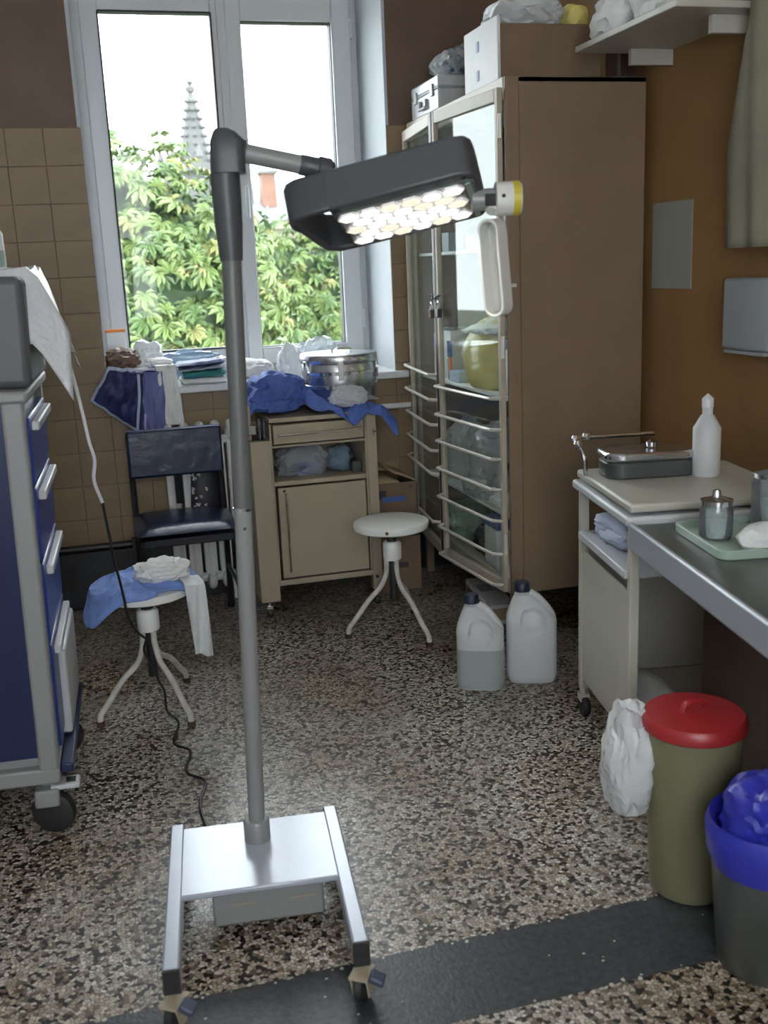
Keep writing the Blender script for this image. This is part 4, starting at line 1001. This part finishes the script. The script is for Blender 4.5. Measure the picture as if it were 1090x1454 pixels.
tag(B(1.46, 1.60, 4.10, 4.22, cz(1), cz(1) + .045).obj('glove_box', 'paleblue', bevel=.004), 'pale blue glove box on the cupboard shelf', 'box')
for k, (x, y, w, d, h, m, lb) in enumerate(((1.52, 3.66, .07, .09, .055, 'whitebox', 'white carton on the upper cupboard shelf near the pivot'), (1.50, 3.82, .06, .07, .10, 'bluebox', 'dark blue box on the upper cupboard shelf'), (1.50, 3.98, .06, .06, .06, 'whitebox', 'low white carton on the upper shelf beside the blue box'), (1.52, 4.30, .07, .09, .08, 'greyplastic', 'grey plastic box on the upper cupboard shelf'))):
    tag(B(x - w / 2, x + w / 2, y - d / 2, y + d / 2, cz(2), cz(2) + h).obj('medicine_box', m, bevel=.003), lb, 'box')
tag(sheet((1.45, 3.55, cz(2) + .003), (1.65, 3.55, cz(2) + .003), (1.45, 3.60, cz(2) + .003), (1.65, 3.60, cz(2) + .003), 8, 8, .002).obj('paper_sheet', 'paper', solid=.002), 'white paper sheet on the upper cupboard shelf', 'paper')
tag(crumple((1.60, 3.75, cz(2)), (.10, .13, .16), .14, 4, 79, 4, ridge=.18).obj('plastic_bag', 'film'), 'large pale plastic bag on the top cupboard shelf', 'bag')
low = [((1.62, 3.66, cz(0)), (.10, .12, .19), 'blackplastic', 'shiny black bag at the near end of the lower cupboard shelf'),
       ((1.60, 4.02, cz(0)), (.11, .11, .17), 'film', 'clear plastic bag in the middle of the lower cupboard shelf'),
       ((1.58, 4.33, cz(0)), (.11, .13, .15), 'film', 'cloudy plastic bag at the far end of the lower cupboard shelf'),
       ((1.58, 4.34, CZ0 + .0205), (.11, .13, .085), 'palegreen', 'pale green bag at the bottom far corner of the cupboard'),
       ((1.58, 3.95, CZ0 + .0205), (.11, .12, .08), 'blackplastic', 'black bag on the cupboard bottom beside the white canister'),
       ((1.62, 3.54, CZ0 + .0205), (.07, .06, .06), 'clearfilm', 'small clear bag at the near bottom corner of the cupboard')]
for k, (c0, s0, m, lb) in enumerate(low):
    tag(crumple(c0, s0, .14, 4, 80 + k, 4, ridge=.18).obj('plastic_bag', m), lb, 'bag')
tag(B(1.445, 1.58, 3.66, 3.80, CZ0 + .0205, CZ0 + .20).obj('white_canister', 'whitebox', bevel=.012, segs=3), 'white plastic canister on the cupboard bottom', 'canister')
tag(B(1.442, 1.57, 3.65, 3.81, CZ0 + .2005, CZ0 + .235).obj('blue_tray', 'bluebox', bevel=.005), 'blue tray resting on the white canister in the cupboard', 'tray')
tag(crumple((1.490, 3.70, cz(0)), (.045, .075, .030), .12, 4, 98, 4, ridge=.14).obj('folded_towel', 'whitecloth'), 'small white towel roll on the lower cupboard shelf', 'towel')
tag(B(1.440, 1.50, 3.535, 3.60, CZ0 + .0205, CZ0 + .075).obj('pill_box', 'paper', bevel=.002), 'small white pill box at the near bottom corner of the cupboard', 'box')
tag(crumple((1.478, 3.93, cz(0)), (.045, .13, .038), .2, 5, 97, 4, ridge=.25).obj('plastic_film', 'film'), 'shiny crumpled plastic film before the bags on the lower shelf', 'film')

# on top of the cupboard
cs = thing('silver_case', (1.47, 4.36, CZ1 + .0005), 'silver aluminium case with latches on top of the cupboard', 'case')
MB().box(-.04, .18, -.185, .185, 0, .085).obj('case_body', 'silver', cs, bevel=.008); MB().box(-.04, .18, -.185, .185, .087, .135).obj('case_lid', 'silver', cs, bevel=.008)
MB().box(-.041, .181, -.186, .186, .083, .089).obj('seam', 'greyplastic', cs)
for y in (-.11, .11): MB().box(-.048, -.04, y - .016, y + .016, .060, .108).obj('latch', 'silver', cs, bevel=.003)
MB().box(-.052, -.040, -.045, -.036, .030, .062).box(-.052, -.040, .036, .045, .030, .062).box(-.056, -.046, -.045, .045, .022, .034).obj('case_handle', 'greyplastic', cs, bevel=.003)
tag(crumple((1.56, 4.32, CZ1 + .1365), (.085, .15, .075), .15, 4, 91, 4, ridge=.2, top=.3).obj('plastic_bag', 'clearfilm'), 'clear plastic bag lying on the silver case', 'bag')
tag(crumple((1.55, 4.28, CZ1 + .138), (.05, .08, .035), .12, 4, 92, 3).obj('face_masks', 'bluefilm'), 'light blue masks inside the clear bag on the silver case', 'mask')
bxx = thing('carton', (1.455, 3.60, CZ1 + .0005), 'big white and brown carton on top of the cupboard', 'box')
MB().box(.012, .40, 0, .33, 0, .200).obj('carton_body', 'carddark', bxx, bevel=.004); MB().box(0, .012, -.004, .334, 0, .225).obj('white_face', 'whitebox', bxx, bevel=.003)
for z in (.04, .14): MB().box(-.003, 0, .18, .20, z, z + .035).obj('label_mark', 'paleblue', bxx)
MB().box(.012, .40, -.003, 0, 0, .022).obj('base_shadow', 'bluebox', bxx)  # shadow along the carton's lower edge, painted as a dark strip
tag(crumple((1.62, 3.76, CZ1 + .2015), (.14, .15, .065), .14, 4, 93, 4, ridge=.16).obj('plastic_bag', 'whitefilm'), 'white plastic bag on the carton above the cupboard', 'bag')
tag(crumple((1.80, 3.70, CZ1 + .2015), (.05, .06, .05), .14, 4, 94, 3, ridge=.1).obj('yellow_bundle', 'yellowbag'), 'small yellow bundle on the carton above the cupboard', 'bundle')
tag(B(1.87, 1.95, 3.50, 3.60, CZ1 + .0005, CZ1 + .11).obj('brown_case', 'brownwood', bevel=.01), 'small dark brown case at the wall end of the cupboard top', 'case')

# below the cupboard
fb = thing('flat_carton', (1.505, 3.90, 0), 'white printed flat carton lying under the cupboard', 'box', rz=R(-6.5))
MB().box(-.058, .058, -.19, .20, 0, .085).obj('box_body', 'whitebox', fb, bevel=.003); MB().box(-.059, .059, -.192, -.189, .02, .07).obj('open_end', 'cardinside', fb); MB().box(-.04, .02, .0, .10, .0850, .0856).obj('print', 'greyplastic', fb); MB().box(-.0595, -.0575, -.17, .18, .015, .065).obj('side_label', 'carddark', fb)  # brown label along the left side
tag(MB().lathe([(0, 0), (.05, 0), (.052, .03), (.04, .034), (0, .034)], (1.31, 3.50, 0), 24).obj('round_tin', 'bluebox'), 'flat round blue tin on the floor behind the jugs', 'tin')
tag(B(1.70, 1.76, 3.20, 3.44, 0, .24).obj('wood_offcut', 'wood', bevel=.003), 'brown wooden board piece beside the cupboard foot', 'board')

# ================================================================= JUGS
def jug(loc, rz, label, fill, sc=1.):
    t = thing('plastic_jug', (*loc, 0), label, 'jug', 'plastic jugs by the cupboard', rz)
    w, d, H = .082 * sc, .056 * sc, .322 * sc
    levels = []
    nz_ = 44; ns = 56
    def sect(z):
        k = z / H
        s = 1.0; ox = 0.; e = .32
        if k < .06: s = .90 + .10 * (k / .06) ** .6
        if k > .66:
            q = min(1, (k - .66) / .26); s = 1 - .70 * q ** 1.15; ox = -.35 * w * q; e = .32 + .5 * q
        if k > .92: s = .285; ox = -.35 * w; e = .9
        return s, ox, e
    m = MB(); vs = []
    for i in range(nz_ + 1):
        z = H * .955 * i / nz_; s, ox, e = sect(z)
        for j in range(ns):
            a = 2 * math.pi * j / ns; ca, sa = math.cos(a), math.sin(a); pw = 2 * e / (1 + e) if e < .9 else 1
            dd = d if e < .85 else w
            sx_ = math.copysign(abs(ca) ** pw, ca) * w * s + ox; sy_ = math.copysign(abs(sa) ** pw, sa) * (d * s + (0.24 * w * .0)) 
            if e >= .85: sx_ = ca * .0235 * sc + ox; sy_ = sa * .0235 * sc
            v = Vector((sx_, sy_, z))
            # thumb dimple of the moulded handle on the front
            if sy_ < 0:
                r_ = math.hypot(sx_ - .004 * sc, z - .655 * H) / (.036 * sc)
                if r_ < 1.25: v.y += .030 * sc * max(0, 1 - r_ ** 4 * .45)
            vs.append(v)
    fs = [(i * ns + j, i * ns + (j + 1) % ns, (i + 1) * ns + (j + 1) % ns, (i + 1) * ns + j) for i in range(nz_) for j in range(ns)] + [tuple(reversed(range(ns))), tuple(nz_ * ns + j for j in range(ns))]
    m.add(vs, fs).obj('jug_body', 'hdpe', t)
    # level of the liquid seen through the wall
    if fill:
        m2 = MB(); vs = []
        n2 = 16
        for i in range(n2 + 1):
            z = .004 + (H * fill - .004) * i / n2; s, ox, e = sect(z)
            for j in range(ns):
                a = 2 * math.pi * j / ns; ca, sa = math.cos(a), math.sin(a); pw = 2 * e / (1 + e)
                vs.append(Vector((math.copysign(abs(ca) ** pw, ca) * (w * s + .0006) + ox, math.copysign(abs(sa) ** pw, sa) * (d * s + .0006), z)))
        m2.add(vs, [(i * ns + j, i * ns + (j + 1) % ns, (i + 1) * ns + (j + 1) % ns, (i + 1) * ns + j) for i in range(n2) for j in range(ns)]).obj('liquid_zone', 'liquid', t)
    capx = -.35 * w
    MB().lathe([(.021 * sc, .945 * H), (.0255 * sc, .95 * H), (.0255 * sc, H * 1.03), (.022 * sc, H * 1.045), (0, H * 1.045)], (capx, 0, 0), 24).obj('screw_cap', 'capdark', t)
    hdl = MB().tube(tube_path([(capx + .024 * sc, 0, .93 * H), (capx + .05 * sc, -.004, .88 * H), (w * .55, -.008, .80 * H), (w * .80, -.004, .70 * H), (w * .86, 0, .62 * H)]), .013 * sc, 10)
    hdl.obj('moulded_handle', 'hdpe', t)
    return t
jug((1.182, 3.165), R(-24), 'half filled translucent plastic jug with dark cap, left of the fuller one', .46)
jug((1.372, 3.16), R(-20), 'full translucent plastic jug with dark cap standing nearer the cream trolley', 0, 1.07)

# ================================================================= LEFT CART
ca = thing('medical_cart', (-.215, 2.62, 0), 'blue and grey wheeled medical cart with drawers and white bumper', 'cart', rz=R(-2))
ca.rotation_euler = (0, R(1.3), R(-2))   # stands a little askew on the worn floor
# local: x from -.60 to 0 (right, drawer side at x=0), y from 0 to .60
cw, cdp = .60, .58
MB().box(-cw + .04, -.045, .012, .03, .23, 1.16).obj('end_panel', 'cartblue', ca)
for x in (-cw, -.052):
    for y in (0, cdp - .05): MB().box(x, x + .052, y, y + .05, .19, 1.18).obj('corner_post', 'cartgrey', ca, bevel=.008)
MB().box(-cw, 0, 0, cdp, .155, .20).obj('base_frame', 'cartgrey', ca, bevel=.006)
MB().box(-cw - .01, .012, -.01, cdp + .01, 1.165, 1.195).obj('worktop', 'cartgrey', ca, bevel=.008)
MB().box(-cw + .02, -.02, .03, cdp - .01, .20, 1.165).obj('cart_core', 'cartgrey', ca)
zz = .235
for h in (.30, .22, .20, .18):
    dr_ = MB().box(-.03, .006, .055, cdp - .055, zz, zz + h - .012).obj('drawer', 'cartblue2', ca, bevel=.004)
    MB().box(.006, .026, .09, cdp - .09, zz + h - .050, zz + h - .026).obj('drawer_handle', 'cartlight', dr_, bevel=.004)
    zz += h
MB().box(-.006, .026, .20, cdp + .012, .205, .455).obj('side_bumper', 'cartlight', ca, bevel=.008)
MB().box(.0, .034, .02, cdp + .02, .175, .20).obj('bumper_rail', 'cartblue', ca, bevel=.004)
for (x, y) in ((-.04, .05), (-.56, .05), (-.04, .53), (-.56, .53)):
    k = MB().cyl((x, y, .10), (x, y, .16), .016, 12).box(x - .032, x + .032, y - .045, y + .03, .085, .135)
    co = k.obj('caster', 'cartgrey', ca, bevel=.006)
    MB().lathe([(0, -.018), (.045, -.018), (.058, -.012), (.06, 0), (.058, .012), (.045, .018), (0, .018)], n=28, M=Matrix.Translation((x + .012, y - .012, .06)) @ Matrix.Rotation(R(70), 4, 'Z') @ Matrix.Rotation(R(90), 4, 'Y')).obj('wheel', 'blackrubber', co)
    if y < .2 and x > -.3:
        MB().box(x + .01, x + .085, y - .035, y + .02, .128, .142).obj('brake_pedal', 'cartlight', co, bevel=.004)
        MB().box(x + .05, x + .075, y - .02, y + .005, .142, .145).obj('pedal_grip', 'blackrubber', co)
cam_off = Matrix.Translation((-.215, 2.62, 0)) @ Matrix.Rotation(R(-2), 4, 'Z') @ Matrix.Rotation(R(1.3), 4, 'Y')
mo = thing('monitor_unit', cam_off @ Vector((-.245, .30, 1.1958)), 'dark grey equipment box standing on the medical cart', 'equipment', rz=R(-2)); mo.rotation_euler = (0, R(1.3), R(-2))
MB().box(-.22, .268, -.26, .20, 0, .27).obj('unit_housing', 'unitgrey', mo, bevel=.02, segs=3); MB().box(-.15, .15, -.263, -.259, .04, .18).obj('unit_screen', 'glassdark', mo)
def cover(u, v):
    x = -.50 + u * .56; y = .035 + v * .52
    q = cam_off @ Vector((x, y, 1.45)); z = 1.485 + .03 * nz((u * 3, v * 3, 0), 1.6, 17)
    if u > .94: k = (u - .94) / .06; z -= k * .25 * (.55 + .55 * v + .25 * nz((v * 3, 0, 0), 1, 3)); q = cam_off @ Vector((-.50 + .95 * .56 + k * .075 + .022 * nz((u * 2, v * 2.2, 0), 2, 5), y, 1.4))
    if v < .16:
        k2 = (.16 - v) / .16; q.y += (.16 * .52 - .0) * k2 * .82 - .012 * k2 + .012 * nz((u * 5, v * 3, 0), 1.3, 8); z -= k2 * (.02 + .24 * max(0, min(u, .84) - .35) ** 1.2 / .6)
    return Vector((q.x, q.y, z))
tag(MB().grid(100, 40, cover).obj('plastic_sheet', 'whitefilm', solid=.004), 'white plastic sheet draped over the equipment on the cart', 'sheet')
bt = thing('spray_bottle', cam_off @ Vector((-.055, .16, 1.468)), 'pale bottle with green label on the covered cart equipment', 'bottle')
MB().lathe([(.032, 0), (.034, .01), (.034, .10), (.02, .125), (.013, .13), (.013, .15), (0, .152)], n=24).obj('bottle_body', 'whitebox', bt); MB().lathe([(.0345, .02), (.0345, .06)], n=24).obj('bottle_label', 'palegreen', bt)

# ================================================================= RIGHT: CREAM TROLLEY, BROWN COUNTER
tr = thing('instrument_trolley', (1.39, 2.84, 0), 'cream painted instrument trolley with chrome corner rail next to the brown counter', 'trolley', rz=R(-10))
# local: x to the wall 0..0.48, y towards camera negative
MB().box(.0, .48, -.50, 0, .790, .815).obj('trolley_top', 'creampaint', tr, bevel=.008)
MB().box(-.012, .49, -.51, .012, .755, .782).obj('top_rim', 'cartlight', tr, bevel=.008)
for x in (.006, .45):
    for y in (-.028, -.49): MB().box(x, x + .028, y, y + .028, .09, .76).obj('trolley_leg', 'creampaint', tr, bevel=.004)
MB().box(.012, .018, -.47, -.03, .14, .56).obj('side_panel', 'creampaint', tr)
MB().box(.012, .47, -.012, -.006, .14, .56).obj('end_panel', 'creampaint', tr)
MB().box(.012, .47, -.47, -.03, .13, .145).obj('lower_shelf', 'creampaint', tr)
MB().box(-.004, .47, -.47, -.03, .60, .625).obj('middle_shelf', 'cartlight', tr, bevel=.004)
for (x, y) in ((.02, -.016), (.464, -.016), (.02, -.476), (.464, -.476)):
    co = MB().cyl((x, y, .055), (x, y, .10), .012, 10).box(x - .016, x + .016, y - .02, y + .02, .05, .075).obj('caster', 'creampaint', tr, bevel=.003)
    MB().lathe([(0, -.012), (.03, -.012), (.034, -.006), (.034, .006), (.03, .012), (0, .012)], n=22, M=Matrix.Translation((x, y - .012, .034)) @ Matrix.Rotation(R(90), 4, 'Y')).obj('wheel', 'blackrubber', co)
MB().tube(tube_path([(.0, -.10, .815), (-.008, -.10, .88), (-.012, -.04, .905), (0.0, .008, .91), (.10, .012, .91), (.25, .012, .91)], 5), .007, 8).obj('guard_rail', 'chrome', tr)
for p in ((-.012, -.06, .905), (-.004, -.005, .912), (.035, .012, .914)): MB().lathe([(0, -.014), (.010, -.010), (.014, 0), (.010, .010), (0, .014)], p, 14).obj('rail_ball', 'chrome', tr)
TM = Matrix.Translation((1.39, 2.84, 0)) @ Matrix.Rotation(R(-10), 4, 'Z')
tq = lambda x, y, z: TM @ Vector((x, y, z))
tag(crumple(tq(.085, -.23, .6255), (.06, .14, .052), .13, 4, 101, 4, ridge=.14).obj('folded_linen', 'paleblue'), 'pale blue linen on the middle shelf of the cream trolley', 'cloth')
tag(crumple(tq(.13, -.28, .1455), (.07, .12, .05), .12, 4, 102, 3).obj('white_bundle', 'whitecloth'), 'white bundle on the lower shelf of the cream trolley', 'bundle')
ks = thing('steel_sterilizer', tq(.17, -.13, .8155), 'low steel instrument tray with lid on the cream trolley', 'tray', rz=R(-10))
MB().prism(rrect(-.13, .14, -.075, .075, .05), 0, .050).obj('tray_body', 'darktop', ks, bevel=.006); MB().prism(rrect(-.135, .145, -.08, .08, .052), .052, .078).obj('tray_lid', 'steel', ks, bevel=.008)
MB().lathe([(0, 0), (.014, .004), (.016, .018), (0, .026)], (0.02, 0, .078), 16).obj('lid_knob', 'chrome', ks)
wb_ = thing('wash_bottle', tq(.33, -.20, .8155), 'white plastic bottle with cap on the cream trolley', 'bottle')
MB().lathe([(.038, 0), (.040, .01), (.040, .14), (.02, .175), (.015, .18), (.015, .20), (0, .20)], n=28).obj('bottle_body', 'hdpe', wb_); MB().lathe([(.017, .20), (.017, .225), (.006, .235), (0, .24)], n=20).obj('bottle_cap', 'whitebox', wb_)
def jar(loc, r, h, label, lid=True):
    t = thing('glass_jar', loc, label, 'jar', 'glass jars on the counter')
    MB().lathe([(0, .002), (r * .92, .002), (r, .012), (r, h * .85), (r * .9, h), (r * .86, h), (r * .95, h * .84), (r * .95, .014), (r * .88, .006), (0, .006)], n=32).obj('jar_glass', 'clearglass', t)
    MB().lathe([(0, .008), (r * .9, .008), (r * .9, h * .5), (0, h * .5)], n=28).obj('jar_content', 'gauze', t)
    if lid: MB().lathe([(r * .95, h), (r * .97, h + .012), (r * .3, h + .02), (r * .22, h + .035), (0, h + .038)], n=28).obj('jar_lid', 'chrome', t)
    return t
cn = thing('brown_counter', (1.30, 2.33, 0), 'dark brown wooden counter with steel edged top along the right wall', 'counter', rz=R(-10))
MB().box(.0, .58, -1.45, -.005, .735, .765).obj('counter_top', 'darktop', cn, bevel=.003)
MB().box(-.012, .004, -1.45, -.003, .700, .772).obj('steel_edge', 'bluesteel', cn, bevel=.007)
MB().box(.20, .58, -1.42, -.02, .06, .735).obj('counter_body', 'brownwood', cn, bevel=.004)
for k in range(3): 
    dd = MB().box(.188, .20, -.03 - .45 * (k + 1) + .01, -.03 - .45 * k, .09, .72).obj('counter_door', 'brownwood', cn, bevel=.004); MB().cyl((.176, -.09 - .45 * k, .55), (.188, -.09 - .45 * k, .55), .010, 12).obj('door_knob', 'chrome', dd)
MB().box(.22, .56, -1.40, -.04, 0, .06).obj('toe_kick', 'blackpaint', cn)
KM = Matrix.Translation((1.30, 2.33, 0)) @ Matrix.Rotation(R(-10), 4, 'Z'); kq = lambda x, y, z: KM @ Vector((x, y, z))
tyy = thing('enamel_tray', kq(.25, -.22, .7655), 'pale enamel tray holding glass jars on the counter', 'tray', rz=R(-10))
MB().prism(rrect(-.16, .26, -.14, .14, .03), 0, .006).ring(rrect(-.17, .27, -.15, .15, .03), rrect(-.16, .26, -.14, .14, .03), 0, .022).obj('tray_body', 'palegreen', tyy, bevel=.002)
jar(kq(.14, -.20, .7720), .040, .085, 'small glass jar at the left end of the enamel tray')
jar(kq(.32, -.14, .7720), .060, .13, 'wide glass jar in the middle of the enamel tray')
jar(kq(.42, -.28, .7720), .065, .16, 'tall glass jar near the wall end of the enamel tray')
tag(crumple(kq(.22, -.31, .7720), (.07, .05, .035), .12, 4, 103, 3).obj('cotton_pile', 'gauze'), 'small pile of cotton on the enamel tray', 'cotton')
# bin with red lid
bn = thing('waste_bin', (1.215, 1.885, 0), 'olive plastic waste bin with red lid under the counter edge', 'bin')
MB().lathe([(0, 0), (.085, 0), (.092, .008), (.108, .40), (.108, .408), (.10, .408), (.088, .012), (0, .012)], n=40).obj('bin_body', 'olivebin', bn)
MB().lathe([(.112, .405), (.118, .410), (.118, .428), (.110, .440), (.05, .447), (0, .448)], n=40).obj('bin_lid', 'redlid', bn)
MB().tube(tube_path([(-.03, 0, .446), (-.02, 0, .465), (.02, 0, .465), (.03, 0, .446)], 5), .007, 8).obj('lid_handle', 'redlid', bn)
crumple((-.125, .06, .20), (.062, .065, .155), .14, 3.5, 104, 4, ridge=.14, top=.2).obj('bin_liner', 'whitefilm', bn)
bl2 = thing('blue_bucket', (1.215, 1.60, 0), 'blue plastic bucket with a liner beside the waste bin', 'bucket')
MB().lathe([(0, 0), (.09, 0), (.095, .006), (.118, .30), (.122, .302), (.122, .312), (.114, .312), (.088, .012), (0, .012)], n=36).obj('bucket_body', 'darktop', bl2)
MB().lathe([(.10, .20), (.123, .26), (.128, .315), (.12, .335), (.108, .32), (.10, .25)], n=36).obj('bucket_liner', 'bluebag', bl2)
tag(crumple((1.215, 1.60, .25), (.092, .092, .10), .12, 3, 105, 4, ridge=.15).obj('blue_bag', 'bluebag'), 'bright blue plastic bag filling the bucket by the counter', 'bag')
# things on the right wall
ps = thing('wall_notice', (XR, 3.33, 1.33), 'grey green paper notice pinned to the orange wall', 'notice')
MB().box(-.004, -.0005, -.13, .13, 0, .30).obj('notice_sheet', 'graypaper', ps)
dp = thing('towel_dispenser', (XR, 2.76, 1.15), 'grey paper towel dispenser on the orange wall above the counter', 'dispenser')
MB().box(-.09, -.001, -.12, .12, 0, .22).obj('dispenser_body', 'greyplastic', dp, bevel=.012, segs=3); MB().box(-.09, -.03, -.10, .10, -.01, 0).obj('dispenser_slot', 'greyplastic', dp)
# white coats hanging by the wall and white sacks above
coat = thing('work_coat', (XR - .06, 2.72, 1.62), 'beige coat hanging from a hook on the right wall', 'coat')
def cof(u, v):
    w = .05 + .13 * min(1, v * 1.6)
    return Vector((-.02 - .035 * math.sin(math.pi * u) - .012 * math.sin(u * 16 + v * 2) * v, (u - .5) * 2 * w, .62 - v * .78 - (.05 * (2 * u - 1) ** 2 if v < .2 else 0)))
mat('beigecoat', (0.252, 0.231, 0.168), .8, var=.15, vscale=8)
MB().grid(30, 26, cof).obj('coat_cloth', 'beigecoat', coat, solid=.006); MB().cyl((.058, 0, .64), (-.03, 0, .62), .007, 8).obj('coat_hook', 'chrome', coat)
sk = [((1.80, 3.02, 2.02), (.12, .15, .13), 'white lumpy sack on the wall shelf above the counter'), ((1.80, 3.30, 2.02), (.11, .12, .09), 'smaller white sack on the wall shelf nearer the cupboard')]
sh = thing('wall_shelf', (XR, 3.12, 2.13), 'beige wall shelf carrying white sacks high beside the cupboard', 'shelf')
MB().box(-.33, -.001, -.33, .31, 0, .02).obj('shelf_board', 'creampaint', sh, bevel=.003)
for y in (-.25, .23): MB().box(-.16, -.001, y, y + .02, -.05, 0).obj('shelf_bracket', 'creampaint', sh)
for k, (c0, s0, lb) in enumerate(sk): tag(crumple((c0[0], c0[1], 2.1505), s0, .12, 3, 110 + k, 4, ridge=.12).obj('white_sack', 'whitecloth'), lb, 'sack')
